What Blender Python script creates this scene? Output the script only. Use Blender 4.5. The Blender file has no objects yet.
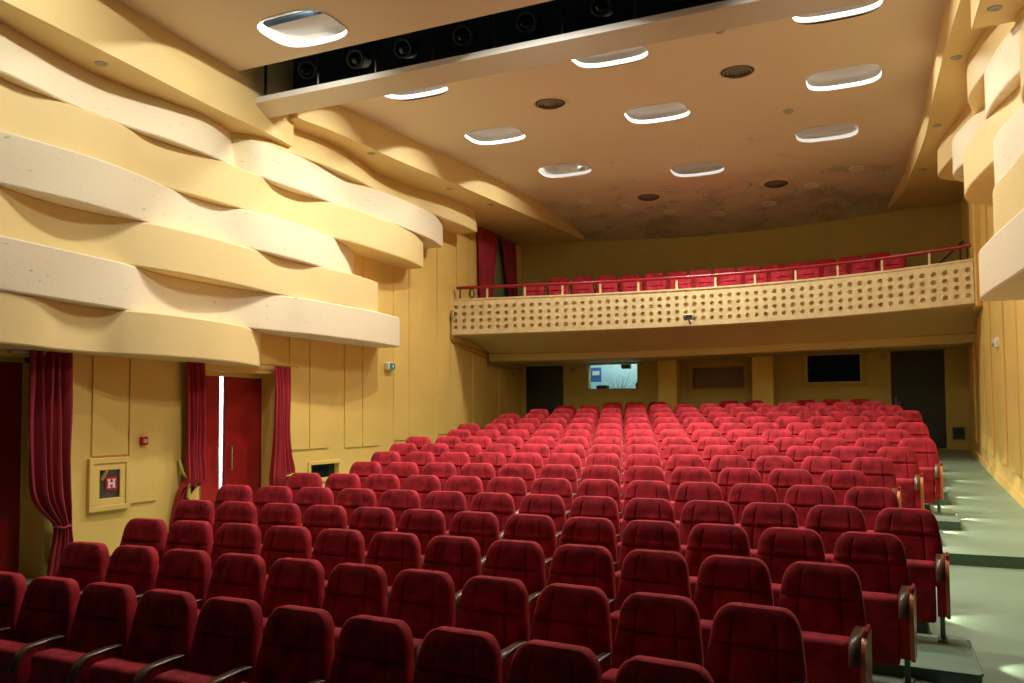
import bpy, math, random
import numpy as np
from mathutils import Vector, Matrix
PI = math.pi
random.seed(7)
SC = bpy.context.scene
COL = SC.collection

# ------------------------------------------------------------------ helpers
class MB:
    """collects faces, then links them as one mesh object"""
    def __init__(s):
        s.v = []; s.f = []; s.m = []; s.sm = []
    def add(s, verts, faces, mat=0, smooth=False):
        o = len(s.v); s.v += [tuple(p) for p in verts]
        for f in faces:
            s.f.append([o + i for i in f]); s.m.append(mat); s.sm.append(smooth)
    def box(s, x0, x1, y0, y1, z0, z1, mat=0, rot=None, piv=None):
        v = [Vector(p) for p in ((x0,y0,z0),(x1,y0,z0),(x1,y1,z0),(x0,y1,z0),(x0,y0,z1),(x1,y0,z1),(x1,y1,z1),(x0,y1,z1))]
        if rot is not None:
            pv = Vector(piv); v = [pv + rot @ (p - pv) for p in v]
        s.add(v, [(0,3,2,1),(4,5,6,7),(0,1,5,4),(1,2,6,5),(2,3,7,6),(3,0,4,7)], mat)
    def bbox(s, x0, x1, y0, y1, z0, z1, b=.01, mat=0):
        """box with chamfered edges along its longest reading direction (all 12 edges cut)"""
        pts = []
        X = (x0, x1); Y = (y0, y1); Z = (z0, z1)
        idx = {}
        for i in (0,1):
            for j in (0,1):
                for k in (0,1):
                    sx, sy, sz = (1 if i == 0 else -1), (1 if j == 0 else -1), (1 if k == 0 else -1)
                    idx[i,j,k,'x'] = len(pts); pts.append((X[i], Y[j]+sy*b, Z[k]+sz*b))
                    idx[i,j,k,'y'] = len(pts); pts.append((X[i]+sx*b, Y[j], Z[k]+sz*b))
                    idx[i,j,k,'z'] = len(pts); pts.append((X[i]+sx*b, Y[j]+sy*b, Z[k]))
        F = []
        g = lambda i,j,k,a: idx[i,j,k,a]
        F += [[g(0,0,0,'x'),g(0,0,1,'x'),g(0,1,1,'x'),g(0,1,0,'x')],[g(1,0,0,'x'),g(1,1,0,'x'),g(1,1,1,'x'),g(1,0,1,'x')]]
        F += [[g(0,0,0,'y'),g(1,0,0,'y'),g(1,0,1,'y'),g(0,0,1,'y')],[g(0,1,0,'y'),g(0,1,1,'y'),g(1,1,1,'y'),g(1,1,0,'y')]]
        F += [[g(0,0,0,'z'),g(0,1,0,'z'),g(1,1,0,'z'),g(1,0,0,'z')],[g(0,0,1,'z'),g(1,0,1,'z'),g(1,1,1,'z'),g(0,1,1,'z')]]
        for a in (0,1):
            for c in (0,1):
                F.append([g(0,a,c,'y'),g(1,a,c,'y'),g(1,a,c,'z'),g(0,a,c,'z')])
                F.append([g(a,0,c,'x'),g(a,1,c,'x'),g(a,1,c,'z'),g(a,0,c,'z')])
                F.append([g(a,c,0,'x'),g(a,c,1,'x'),g(a,c,1,'y'),g(a,c,0,'y')])
        for i in (0,1):
            for j in (0,1):
                for k in (0,1):
                    F.append([g(i,j,k,'x'),g(i,j,k,'y'),g(i,j,k,'z')])
        s.add(pts, F, mat)
        s.fixn = True
    def grid(s, P, mat=0, smooth=True, closeu=False, closev=False):
        """P[i][j] rows of points"""
        n = len(P); m = len(P[0]); o = len(s.v)
        for r in P: s.v += [tuple(p) for p in r]
        for i in range(n if closeu else n-1):
            for j in range(m if closev else m-1):
                a = i*m+j; b = i*m+(j+1)%m; c = ((i+1)%n)*m+(j+1)%m; d = ((i+1)%n)*m+j
                s.f.append([o+a,o+b,o+c,o+d]); s.m.append(mat); s.sm.append(smooth)
    def prism(s, prof, x0, x1, mat=0, smooth=False, axis='x'):
        """profile of (a,b) pairs swept along an axis; caps closed"""
        n = len(prof)
        mk = {'x': lambda t,a,b: (t,a,b), 'y': lambda t,a,b: (a,t,b), 'z': lambda t,a,b: (a,b,t)}[axis]
        v = [mk(x0,a,b) for a,b in prof] + [mk(x1,a,b) for a,b in prof]
        s.add(v, [(i,(i+1)%n,n+(i+1)%n,n+i) for i in range(n)], mat, smooth)
        s.add(v[:n], [tuple(range(n))[::-1]], mat); s.add(v[n:], [tuple(range(n))], mat)
    def tube(s, path, r, n=8, mat=0, smooth=True, caps=True):
        path = [Vector(p) for p in path]; rows = []
        up = Vector((0,0,1))
        for i, p in enumerate(path):
            t = (path[min(i+1,len(path)-1)] - path[max(i-1,0)]).normalized()
            ref = up if abs(t.dot(up)) < .95 else Vector((1,0,0))
            a = t.cross(ref).normalized(); b = t.cross(a).normalized()
            rr = r[i] if isinstance(r,(list,tuple)) else r
            rows.append([p + (a*math.cos(2*PI*k/n) + b*math.sin(2*PI*k/n))*rr for k in range(n)])
        s.grid(rows, mat, smooth, closev=True)
        if caps:
            s.add(rows[0], [tuple(range(n))], mat); s.add(rows[-1], [tuple(range(n))[::-1]], mat)
    def lathe(s, prof, cen, axis=(0,0,1), n=20, mat=0, smooth=True):
        """prof (r, h) about an axis through cen"""
        ax = Vector(axis).normalized(); ref = Vector((0,0,1)) if abs(ax.z) < .9 else Vector((1,0,0))
        a = ax.cross(ref).normalized(); b = ax.cross(a).normalized(); c = Vector(cen)
        rows = [[c + ax*h + (a*math.cos(2*PI*k/n)+b*math.sin(2*PI*k/n))*r for k in range(n)] for r,h in prof]
        s.grid(rows, mat, smooth, closev=True)
    def build(s, name, mats, parent=None, recalc=True):
        me = bpy.data.meshes.new(name)
        me.from_pydata(s.v, [], s.f)
        if not isinstance(mats, (list,tuple)): mats = [mats]
        for m in mats: me.materials.append(m)
        me.polygons.foreach_set('material_index', s.m)
        me.polygons.foreach_set('use_smooth', s.sm)
        if recalc:
            import bmesh
            bm = bmesh.new(); bm.from_mesh(me)
            bmesh.ops.recalc_face_normals(bm, faces=bm.faces)
            bm.to_mesh(me); bm.free()
        me.update()
        o = bpy.data.objects.new(name, me); COL.objects.link(o)
        if parent is not None: o.parent = parent
        return o

def tag(o, label=None, cat=None, group=None, kind=None):
    if label: o['label'] = label
    if cat: o['category'] = cat
    if group: o['group'] = group
    if kind: o['kind'] = kind
    return o
def empty(name, loc, rz=0, label=None, cat=None, group=None):
    o = bpy.data.objects.new(name, None); COL.objects.link(o)
    o.location = loc; o.rotation_euler = (0,0,rz); o.empty_display_size = .1
    return tag(o, label, cat, group)
def struct(o, label=None, cat=None):
    return tag(o, label, cat, kind='structure')
def copy_tree(o, parent=None):
    c = o.copy(); COL.objects.link(c)
    if parent is not None: c.parent = parent
    for ch in list(o.children): copy_tree(ch, c)
    return c
def interp(pts, t):
    """smooth (monotone cosine-free Catmull-Rom) interpolation through (t, value) pairs"""
    n = len(pts)
    if t <= pts[0][0]: return pts[0][1]
    if t >= pts[-1][0]: return pts[-1][1]
    for i in range(n-1):
        if t <= pts[i+1][0]:
            break
    t0,v0 = pts[i]; t1,v1 = pts[i+1]
    def tang(k):
        if k == 0: return (pts[1][1]-pts[0][1])/(pts[1][0]-pts[0][0])
        if k == n-1: return (pts[-1][1]-pts[-2][1])/(pts[-1][0]-pts[-2][0])
        return (pts[k+1][1]-pts[k-1][1])/(pts[k+1][0]-pts[k-1][0])
    h = t1-t0; s = (t-t0)/h
    return (2*s**3-3*s**2+1)*v0 + (s**3-2*s**2+s)*h*tang(i) + (-2*s**3+3*s**2)*v1 + (s**3-s**2)*h*tang(i+1)
def frange(a, b, n):
    return [a+(b-a)*i/n for i in range(n+1)]
ORD = ['','first','second','third','fourth','fifth','sixth','seventh','eighth','ninth','tenth','eleventh','twelfth','thirteenth','fourteenth','fifteenth','sixteenth','seventeenth']

# ------------------------------------------------------------------ materials
def mat(name, col, rough=.6, metal=0, bump=None, var=None, sheen=0, emit=None, estr=0, spec=.5):
    """plain principled paint with optional noise bump (scale, strength) and colour variation (scale, amount)"""
    m = bpy.data.materials.new(name); m.use_nodes = True
    nt = m.node_tree; b = nt.nodes['Principled BSDF']
    b.inputs['Base Color'].default_value = (*col,1); b.inputs['Roughness'].default_value = rough
    b.inputs['Metallic'].default_value = metal; b.inputs['Specular IOR Level'].default_value = spec
    tc = nt.nodes.new('ShaderNodeTexCoord')
    if var:
        sc, am = var[:2]
        n = nt.nodes.new('ShaderNodeTexNoise'); n.inputs['Scale'].default_value = sc; n.inputs['Detail'].default_value = 5
        nt.links.new(tc.outputs['Object'], n.inputs['Vector'])
        r = nt.nodes.new('ShaderNodeMapRange'); r.inputs['From Min'].default_value = .3; r.inputs['From Max'].default_value = .7
        r.inputs['To Min'].default_value = 1-am; r.inputs['To Max'].default_value = 1+am
        nt.links.new(n.outputs['Fac'], r.inputs['Value'])
        mx = nt.nodes.new('ShaderNodeVectorMath'); mx.operation = 'SCALE'; mx.inputs[0].default_value = col
        nt.links.new(r.outputs['Result'], mx.inputs['Scale']); nt.links.new(mx.outputs[0], b.inputs['Base Color'])
    if bump:
        sc, st = bump[:2]
        n = nt.nodes.new('ShaderNodeTexNoise'); n.inputs['Scale'].default_value = sc; n.inputs['Detail'].default_value = 6
        nt.links.new(tc.outputs['Object'], n.inputs['Vector'])
        bp = nt.nodes.new('ShaderNodeBump'); bp.inputs['Strength'].default_value = st; bp.inputs['Distance'].default_value = .02
        nt.links.new(n.outputs['Fac'], bp.inputs['Height']); nt.links.new(bp.outputs['Normal'], b.inputs['Normal'])
    if sheen:
        b.inputs['Sheen Weight'].default_value = sheen; b.inputs['Sheen Roughness'].default_value = .35
        b.inputs['Sheen Tint'].default_value = (1,.35,.35,1)
    if emit:
        b.inputs['Emission Color'].default_value = (*emit,1); b.inputs['Emission Strength'].default_value = estr
    return m

M = {}
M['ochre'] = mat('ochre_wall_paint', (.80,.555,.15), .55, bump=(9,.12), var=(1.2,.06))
M['band_smooth'] = mat('yellow_smooth_plaster', (.80,.63,.28), .6, bump=(6,.05), var=(.8,.04))
M['fascia'] = mat('yellow_fascia_paint', (.77,.60,.26), .55, var=(.7,.04))
M['cream'] = mat('cream_concrete_paint', (.86,.73,.40), .7, bump=(30,.25), var=(7,.10))
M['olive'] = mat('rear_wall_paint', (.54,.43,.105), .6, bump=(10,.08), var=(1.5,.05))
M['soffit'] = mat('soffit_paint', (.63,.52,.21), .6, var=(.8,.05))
M['pillar'] = mat('pillar_paint', (.80,.62,.14), .5, var=(2,.04))
M['white'] = mat('white_enamel', (.82,.80,.74), .4)
M['lamp_white'] = mat('lamp_recess_white', (.80,.77,.70), .6)
M['lamp_top'] = mat('lamp_recess_grey', (.50,.475,.43), .7)
M['dark_green'] = mat('dark_door_paint', (.018,.026,.019), .5)
M['black'] = mat('black_metal', (.012,.012,.014), .45)
M['void'] = mat('black_navy_fabric', (.012,.032,.050), .9)
M['red_paint'] = mat('red_gloss_door_paint', (.36,.012,.012), .4, var=(3,.12), bump=(18,.06))
M['red_rail'] = mat('red_rail_paint', (.34,.012,.02), .3)
M['sign_red'] = mat('sign_red', (.5,.008,.02), .4)
M['sign_white'] = mat('sign_white', (.85,.85,.85), .4)
M['steel'] = mat('green_grey_steel', (.17,.25,.19), .4, .5)
M['cone'] = mat('vent_cone', (.20,.175,.13), .5)
M['dome'] = mat('dome_grey', (.80,.76,.66), .6)
M['chrome'] = mat('chrome', (.6,.6,.6), .2, 1)
M['brass'] = mat('brass', (.6,.42,.16), .3, .9)
M['grey_box'] = mat('grey_plastic', (.42,.40,.34), .5)
M['glass_dark'] = mat('dark_window_glass', (.004,.012,.02), .08)
M['frame_ochre'] = mat('window_frame_paint', (.50,.36,.10), .5)
M['frame_white'] = mat('white_frame_paint', (.62,.60,.52), .5)
M['floor'] = mat('green_linoleum', (.25,.355,.23), .5, bump=(40,.06), var=(1.6,.09))
M['tier'] = mat('green_step_carpet', (.22,.34,.225), .6, bump=(60,.1), var=(3,.10))
M['riser'] = mat('dark_green_riser', (.085,.165,.105), .5, var=(2,.1))
M['curtain'] = mat('crimson_curtain', (.36,.010,.020), .75, sheen=.25, var=(5,.10))
M['curtain_dark'] = mat('dark_crimson_curtain', (.27,.008,.018), .75, sheen=.25, var=(5,.10))
M['fringe'] = mat('gold_fringe', (.55,.50,.06), .7, bump=(120,.4))
M['opening_green'] = mat('grey_green_screen', (.26,.29,.13), .7)
M['blind'] = mat('brown_grey_blind', (.23,.16,.11), .7)
M['booth'] = mat('booth_wall', (.55,.78,.82), .6)
M['exit_green'] = mat('exit_sign_green', (.02,.30,.16), .4)
M['blue'] = mat('notice_blue', (.06,.18,.55), .5)
M['stem'] = mat('dry_stem', (.10,.13,.14), .8)
M['cable'] = mat('cable_black', (.02,.02,.018), .6)
M['olive_cable'] = mat('painted_cable', (.42,.30,.08), .6)

# glass pane
g = bpy.data.materials.new('window_glass'); g.use_nodes = True
b = g.node_tree.nodes['Principled BSDF']; b.inputs['Base Color'].default_value = (.9,.97,1,1); b.inputs['Roughness'].default_value = .03
b.inputs['Transmission Weight'].default_value = 1; b.inputs['IOR'].default_value = 1.05
M['glass'] = g
def emis(name, col, st):
    m = bpy.data.materials.new(name); m.use_nodes = True; nt = m.node_tree; nt.nodes.clear()
    e = nt.nodes.new('ShaderNodeEmission'); e.inputs['Color'].default_value = (*col,1); e.inputs['Strength'].default_value = st
    o = nt.nodes.new('ShaderNodeOutputMaterial'); nt.links.new(e.outputs[0], o.inputs[0]); return m
M['led'] = emis('step_led', (1,.97,.85), 10)
M['lobby'] = mat('lobby_white_paint', (.80,.84,.86), .6)

# rough trowelled plaster with small gouges
def plaster():
    m = mat('pale_trowelled_plaster', (.82,.73,.50), .75)
    nt = m.node_tree; b = nt.nodes['Principled BSDF']; tc = nt.nodes.new('ShaderNodeTexCoord')
    mp = nt.nodes.new('ShaderNodeMapping'); mp.inputs['Scale'].default_value = (1,5,13); mp.inputs['Rotation'].default_value = (.7,0,0)
    nt.links.new(tc.outputs['Object'], mp.inputs['Vector'])
    v = nt.nodes.new('ShaderNodeTexNoise'); v.inputs['Scale'].default_value = 1.6; v.inputs['Detail'].default_value = 2
    nt.links.new(mp.outputs[0], v.inputs['Vector'])
    r = nt.nodes.new('ShaderNodeMapRange'); r.inputs['From Min'].default_value = .69; r.inputs['From Max'].default_value = .75
    nt.links.new(v.outputs['Fac'], r.inputs['Value'])
    mx = nt.nodes.new('ShaderNodeMix'); mx.data_type = 'RGBA'
    mx.inputs['A'].default_value = (.82,.73,.50,1); mx.inputs['B'].default_value = (.58,.46,.26,1)
    nt.links.new(r.outputs[0], mx.inputs['Factor']); nt.links.new(mx.outputs['Result'], b.inputs['Base Color'])
    n = nt.nodes.new('ShaderNodeTexNoise'); n.inputs['Scale'].default_value = 22; n.inputs['Detail'].default_value = 6
    nt.links.new(tc.outputs['Object'], n.inputs['Vector'])
    ad = nt.nodes.new('ShaderNodeMath'); ad.operation = 'SUBTRACT'
    nt.links.new(n.outputs['Fac'], ad.inputs[0]); nt.links.new(r.outputs[0], ad.inputs[1])
    bp = nt.nodes.new('ShaderNodeBump'); bp.inputs['Strength'].default_value = .13; bp.inputs['Distance'].default_value = .02
    nt.links.new(ad.outputs[0], bp.inputs['Height']); nt.links.new(bp.outputs[0], b.inputs['Normal'])
    return m
M['band_rough'] = plaster()

# painted ceiling, with mould speckles that grow towards the back wall
def ceil_mat():
    base = (.75,.645,.48)
    m = mat('ceiling_paint', base, .7); nt = m.node_tree; b = nt.nodes['Principled BSDF']; tc = nt.nodes.new('ShaderNodeTexCoord')
    sep = nt.nodes.new('ShaderNodeSeparateXYZ'); nt.links.new(tc.outputs['Object'], sep.inputs[0])
    ry = nt.nodes.new('ShaderNodeMapRange'); ry.inputs['From Min'].default_value = 14; ry.inputs['From Max'].default_value = 20
    nt.links.new(sep.outputs['Y'], ry.inputs['Value'])
    big = nt.nodes.new('ShaderNodeTexNoise'); big.inputs['Scale'].default_value = 1.1; big.inputs['Detail'].default_value = 3
    nt.links.new(tc.outputs['Object'], big.inputs['Vector'])
    sm = nt.nodes.new('ShaderNodeTexNoise'); sm.inputs['Scale'].default_value = 13; sm.inputs['Detail'].default_value = 6; sm.inputs['Roughness'].default_value = .75
    nt.links.new(tc.outputs['Object'], sm.inputs['Vector'])
    a1 = nt.nodes.new('ShaderNodeMath'); a1.operation = 'MULTIPLY_ADD'; a1.inputs[1].default_value = .34
    nt.links.new(ry.outputs[0], a1.inputs[0]); nt.links.new(big.outputs['Fac'], a1.inputs[2])
    th = nt.nodes.new('ShaderNodeMath'); th.operation = 'ADD'
    nt.links.new(a1.outputs[0], th.inputs[0]); nt.links.new(sm.outputs['Fac'], th.inputs[1])
    r = nt.nodes.new('ShaderNodeMapRange'); r.inputs['From Min'].default_value = 1.29; r.inputs['From Max'].default_value = 1.48; r.inputs['To Max'].default_value = .6
    nt.links.new(th.outputs[0], r.inputs['Value'])
    mx = nt.nodes.new('ShaderNodeMix'); mx.data_type = 'RGBA'
    mx.inputs['A'].default_value = (*base,1); mx.inputs['B'].default_value = (.26,.27,.22,1)
    nt.links.new(r.outputs[0], mx.inputs['Factor']); nt.links.new(mx.outputs['Result'], b.inputs['Base Color'])
    return m
M['ceiling'] = ceil_mat()

def velvet(name, col):
    m = mat(name, col, .8, sheen=.2, spec=.2); nt = m.node_tree; b = nt.nodes['Principled BSDF']
    tc = nt.nodes.new('ShaderNodeTexCoord'); oi = nt.nodes.new('ShaderNodeObjectInfo')
    ad = nt.nodes.new('ShaderNodeVectorMath'); ad.operation = 'MULTIPLY_ADD'
    cm = nt.nodes.new('ShaderNodeCombineXYZ')
    for k in 'XYZ': nt.links.new(oi.outputs['Random'], cm.inputs[k])
    ad.inputs[1].default_value = (40,40,40)
    nt.links.new(cm.outputs[0], ad.inputs[0]); nt.links.new(tc.outputs['Object'], ad.inputs[2])
    n = nt.nodes.new('ShaderNodeTexNoise'); n.inputs['Scale'].default_value = 8.5; n.inputs['Detail'].default_value = 6
    nt.links.new(ad.outputs[0], n.inputs['Vector'])
    r = nt.nodes.new('ShaderNodeMapRange'); r.inputs['From Min'].default_value = .35; r.inputs['From Max'].default_value = .65
    r.inputs['To Min'].default_value = .60; r.inputs['To Max'].default_value = 1.22
    nt.links.new(n.outputs['Fac'], r.inputs['Value'])
    mx = nt.nodes.new('ShaderNodeVectorMath'); mx.operation = 'SCALE'; mx.inputs[0].default_value = col
    nt.links.new(r.outputs[0], mx.inputs['Scale']); nt.links.new(mx.outputs[0], b.inputs['Base Color'])
    return m
M['velvet'] = velvet('crimson_velvet', (.45,.027,.040))
M['velvet_side'] = velvet('crimson_velvet_side', (.46,.019,.030))

def wood(name, c0, c1, sc=14):
    m = mat(name, c0, .3); nt = m.node_tree; b = nt.nodes['Principled BSDF']; tc = nt.nodes.new('ShaderNodeTexCoord')
    mp = nt.nodes.new('ShaderNodeMapping'); mp.inputs['Scale'].default_value = (6,1,1); nt.links.new(tc.outputs['Object'], mp.inputs[0])
    n = nt.nodes.new('ShaderNodeTexNoise'); n.inputs['Scale'].default_value = sc; n.inputs['Detail'].default_value = 3
    nt.links.new(mp.outputs[0], n.inputs['Vector'])
    mx = nt.nodes.new('ShaderNodeMix'); mx.data_type = 'RGBA'; mx.inputs['A'].default_value = (*c0,1); mx.inputs['B'].default_value = (*c1,1)
    nt.links.new(n.outputs['Fac'], mx.inputs['Factor']); nt.links.new(mx.outputs['Result'], b.inputs['Base Color'])
    return m
M['walnut'] = wood('walnut_veneer', (.085,.040,.022), (.20,.105,.055))
M['orange_wood'] = wood('varnished_plywood', (.58,.15,.04), (.68,.21,.06), 9)

# ------------------------------------------------------------------ room measures
XL, XR, CX = -8.9, 1.8, -3.39
YB = 20.7
def floor_z(y):
    pts = [(1,-.40),(4,-.10),(7,.22),(9.99,.58),(10.0,.58),(10.001,.70),(13.35,.90),(16.0,1.05),(20.7,1.38),(23,1.5)]
    for (a,za),(b_,zb) in zip(pts, pts[1:]):
        if y <= b_: return za+(zb-za)*max(0,(y-a))/(b_-a)
    return pts[-1][1]

# floor: aisle ramp with one step
mb = MB()
ys = frange(1.5,9.999,20)
mb.grid([[(XL-.6,y,floor_z(y)),(XR+.3,y,floor_z(y))] for y in ys], 0, False)
ys2 = [10.001]+frange(10.3,22.2,24)
mb.grid([[(XL-.6,y,floor_z(y)),(XR+.3,y,floor_z(y))] for y in ys2], 0, False)
mb.add([(XL-.6,10.0,.58),(XR+.3,10.0,.58),(XR+.3,10.0,.70),(XL-.6,10.0,.70)], [(0,1,2,3)], 1)
struct(mb.build('floor', [M['floor'],M['riser']]), 'green linoleum aisle floor rising towards the back with one step', 'floor')

# ------------------------------------------------------------------ seat rows (back-top line of every row)
#        Y,    Z rel cam, slope, curve, seats
ROWS = {
1:(3.94,-1.118,-.060,-.0145,10), 2:(4.908,-1.049,-.048,-.0150,11), 3:(5.829,-.962,-.0275,-.0125,12),
4:(6.758,-.880,-.0155,-.0105,13), 5:(7.728,-.800,.0025,-.0100,14), 6:(8.701,-.713,.0100,-.0112,13),
7:(9.642,-.617,.0125,-.0112,12), 8:(10.603,-.522,.0125,-.0124,13), 9:(11.590,-.433,.0170,-.0126,14),
10:(12.574,-.349,.0180,-.0132,15), 11:(13.520,-.252,.0130,-.0140,14), 12:(14.44,-.154,.0120,-.0122,15),
13:(15.40,-.055,.0080,-.0122,14), 14:(16.36,.037,.0070,-.0122,15), 15:(17.29,.141,.0,-.0122,14),
16:(18.27,.225,-.008,-.0122,13), 17:(19.20,.300,-.008,-.0122,12)}
PITCH = .55
SEAT_H = .97
def row_y(j,u):
    Y,Z,b_,k,n = ROWS[j]; return Y+b_*u+k*u*u
def row_z(j): return ROWS[j][1]+2.2-SEAT_H

# stepped platforms under the rows (edges run parallel to the rows)
for j in range(1,18):
    n = ROWS[j][4]; hw = n*PITCH/2+.13; z1 = row_z(j); mb = MB()
    us = frange(-hw,hw,18)
    back = lambda u: row_y(j,u)-.10
    front = (lambda u: row_y(j-1,u)-.10) if j > 1 else (lambda u: row_y(1,u)-1.1)
    def fz(y): return floor_z(y)-.03
    # rounded outer corners at the back
    def yb(u):
        d = hw-abs(u); r = .12
        return back(u)-(r-math.sqrt(max(0,r*r-(r-d)**2)) if d < r else 0)
    us = [-hw+hw*2*i/18 for i in range(19)]
    us = [-hw,-hw+.02,-hw+.05,-hw+.1]+us[1:-1]+[hw-.1,hw-.05,hw-.02,hw]
    T = [[(CX+u,front(u)+(.002 if j > 1 else 0),z1) for u in us],[(CX+u,yb(u),z1) for u in us]]
    mb.grid(T,0,False)
    mb.grid([[(CX+u,front(u)+(.002 if j > 1 else 0),fz(front(u))) for u in us],T[0]],1,False)
    mb.grid([T[1],[(CX+u,yb(u),fz(yb(u))) for u in us]],1,False)
    for s_ in (0,-1):
        a = T[0][s_]; c = T[1][s_]
        mb.add([a,c,(c[0],c[1],fz(c[1])),(a[0],a[1],fz(a[1]))],[(0,1,2,3)],1)
        mb.tube([(a[0],a[1],a[2]),(c[0],c[1],c[2])],.012,6,0)
    struct(mb.build('floor_platform', [M['tier'],M['riser']], recalc=False), 'green stepped platform under one seat row', 'floor')

# ------------------------------------------------------------------ one theatre seat
def half_width(z):
    base = interp([(.38,.258),(.55,.260),(.66,.255),(.78,.240),(.88,.226),(.97,.220)],z)
    if z > .97-.115:
        t = (z-(.97-.115))/.115
        base = base-.095*(1-math.sqrt(max(0,1-t*t)))
    return base
def back_y(z): return (z-.97)*.20          # leans back: the top stands at y = 0
ss = [-1,-.985,-.95,-.88,-.72,-.58,-.55,-.535,-.52,-.505,-.49,-.46,-.3,0,.3,.46,.49,.505,.52,.535,.55,.58,.72,.88,.95,.985,1]
zs = [.38,.40,.46,.54,.62,.68,.72,.745,.757,.766,.772,.775,.778,.784,.794,.81,.83,.85,.875,.90,.922,.94,.953,.962,.967,.970]
def square_width(z):
    base = .236
    if z > .92:
        t = (z-.92)/.05; base -= .04*(1-math.sqrt(max(0,1-t*t)))
    return base
def backrest(square=False):
    mb = MB(); F = []; B = []
    for z in zs:
        hw = square_width(z) if square else half_width(z); r = []; rb = []
        for s in ss:
            x = s*hw
            e = max(0,(abs(s)-.80)/.20); et = max(0,(z-.88)/.09)
            y = back_y(z)-.020*(1-e**2.2)*(1-et**2.2)
            gv = 0 if square else math.exp(-((abs(s)-.52)/.020)**2)*(1 if z < .93 else 0); gh = math.exp(-((z-.775)/.0065)**2)*((1 if abs(s) < .55 else 0) if square else 1)
            y += .022*max(gv*.8,gh)*(1-e)*(1-et)-.006*math.exp(-((z-.800)/.016)**2)*(1-e)
            r.append((x,y,z)); rb.append((x*.985,back_y(z)+.082,z-.004*(z-.38)/.59))
        F.append(r); B.append(rb)
    mid = []
    mb.grid(F,0,True); mb.grid(B,0,True)
    # rim of the cushion
    loop_f = [F[i][0] for i in range(len(zs))]+[F[-1][k] for k in range(1,len(ss)-1)]+[F[i][-1] for i in range(len(zs)-1,-1,-1)]
    loop_b = [B[i][0] for i in range(len(zs))]+[B[-1][k] for k in range(1,len(ss)-1)]+[B[i][-1] for i in range(len(zs)-1,-1,-1)]
    def out(p,q,t):
        a = Vector(p).lerp(Vector(q),t); c = Vector((0,a.y,.62)); d = (a-c); d.y = 0
        return tuple(a+d.normalized()*.008)
    rings = [loop_f,[out(p,q,.15) for p,q in zip(loop_f,loop_b)],[out(p,q,.5) for p,q in zip(loop_f,loop_b)],[out(p,q,.85) for p,q in zip(loop_f,loop_b)],loop_b]
    mb.grid(rings,1,True)
    return mb
def squab():
    mb = MB()
    # folded-up squab: thick cushion standing on edge, front edge on top
    prof = []
    for t in frange(0,1,6): prof.append((-.235+.045*math.cos(PI/2*t)-.0,.555+.045*math.sin(PI/2*t)))
    for t in frange(0,1,6): prof.append((-.335-.045*math.sin(PI/2*t),.555+.045*math.cos(PI/2*t)))
    prof += [(-.376,.45),(-.360,.30),(-.340,.17)]
    for t in frange(0,1,4): prof.append((-.305-.030*math.cos(PI/2*t),.16-.030*math.sin(PI/2*t)))
    prof += [(-.22,.135),(-.195,.17),(-.188,.35)]
    xs = [-.206,-.202,-.19,-.10,0,.10,.19,.202,.206]; rows = []
    cy = sum(p[0] for p in prof)/len(prof); cz = sum(p[1] for p in prof)/len(prof)
    for x in xs:
        k = {.206:.90,.202:.965,.19:.995}.get(abs(x),1.0)
        rows.append([(x,cy+(a-cy)*k,cz+(b_-cz)*k) for a,b_ in prof])
    mb.grid(rows,0,True,closev=True)
    n = len(prof); mb.add(rows[0],[tuple(range(n))],0); mb.add(rows[-1],[tuple(range(n))[::-1]],0)
    return mb
def arm_outline(grow=0):
    p = [(-.125,.620+grow)]
    p += [(-.20,.622+grow),(-.30,.615+grow)]
    for t in frange(0,1,8): p.append((-.31-(.125+grow)*math.sin(PI/2*t),.48+(.135+grow)*math.cos(PI/2*t)))
    p += [(-.432-grow,.36),(-.420-grow,.28)]
    for t in frange(0,1,5): p.append((-.36-(.055+grow)*math.cos(PI/2*t),.245-(.05+grow)*math.sin(PI/2*t)))
    return p
def armrest():
    mb = MB(); p = arm_outline()+[(-.18,.195),(-.145,.30),(-.135,.45)]
    mb.prism(p,-.030,.030,0,False); return mb
def arm_cap():
    mb = MB(); o = arm_outline(.020)[:12]; i = arm_outline(.001)[:12]
    o = [(-.105,.640)]+o; i = [(-.105,.620)]+i
    rows = [[(x,a,b_) for a,b_ in o] for x in (-.0345,-.032,.026,.0295)]
    rows[0] = [(-.0345,a*.5+c*.5,b_*.5+d*.5) for (a,b_),(c,d) in zip(o,i)]; rows[3] = [(.0295,a*.5+c*.5,b_*.5+d*.5) for (a,b_),(c,d) in zip(o,i)]
    rows = rows+[[(.026,a,b_) for a,b_ in i],[(-.032,a,b_) for a,b_ in i]]
    mb.grid(rows,0,True,closeu=True)
    for k in (0,-1):
        mb.add([r[k] for r in rows],[tuple(range(6))],0)
    return mb
def arm_board(side):
    mb = MB(); p = arm_outline(.012)[:]; p = p+[(-.18,.185),(-.145,.30),(-.13,.45)]
    a,b_ = (.031,.058) if side > 0 else (-.058,-.031)
    mb.prism(p,a,b_,0,False); return mb
def arm_leg():
    mb = MB(); mb.bbox(-.018,.018,-.275,-.235,0.012,.26,.004); mb.bbox(-.035,.035,-.37,-.13,0,.014,.003)
    mb.lathe([(.0,.022),(.012,.022),(.012,.012)],(0,-.34,0),n=8); mb.lathe([(.0,.022),(.012,.022),(.012,.012)],(0,-.16,0),n=8)
    return mb

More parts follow.
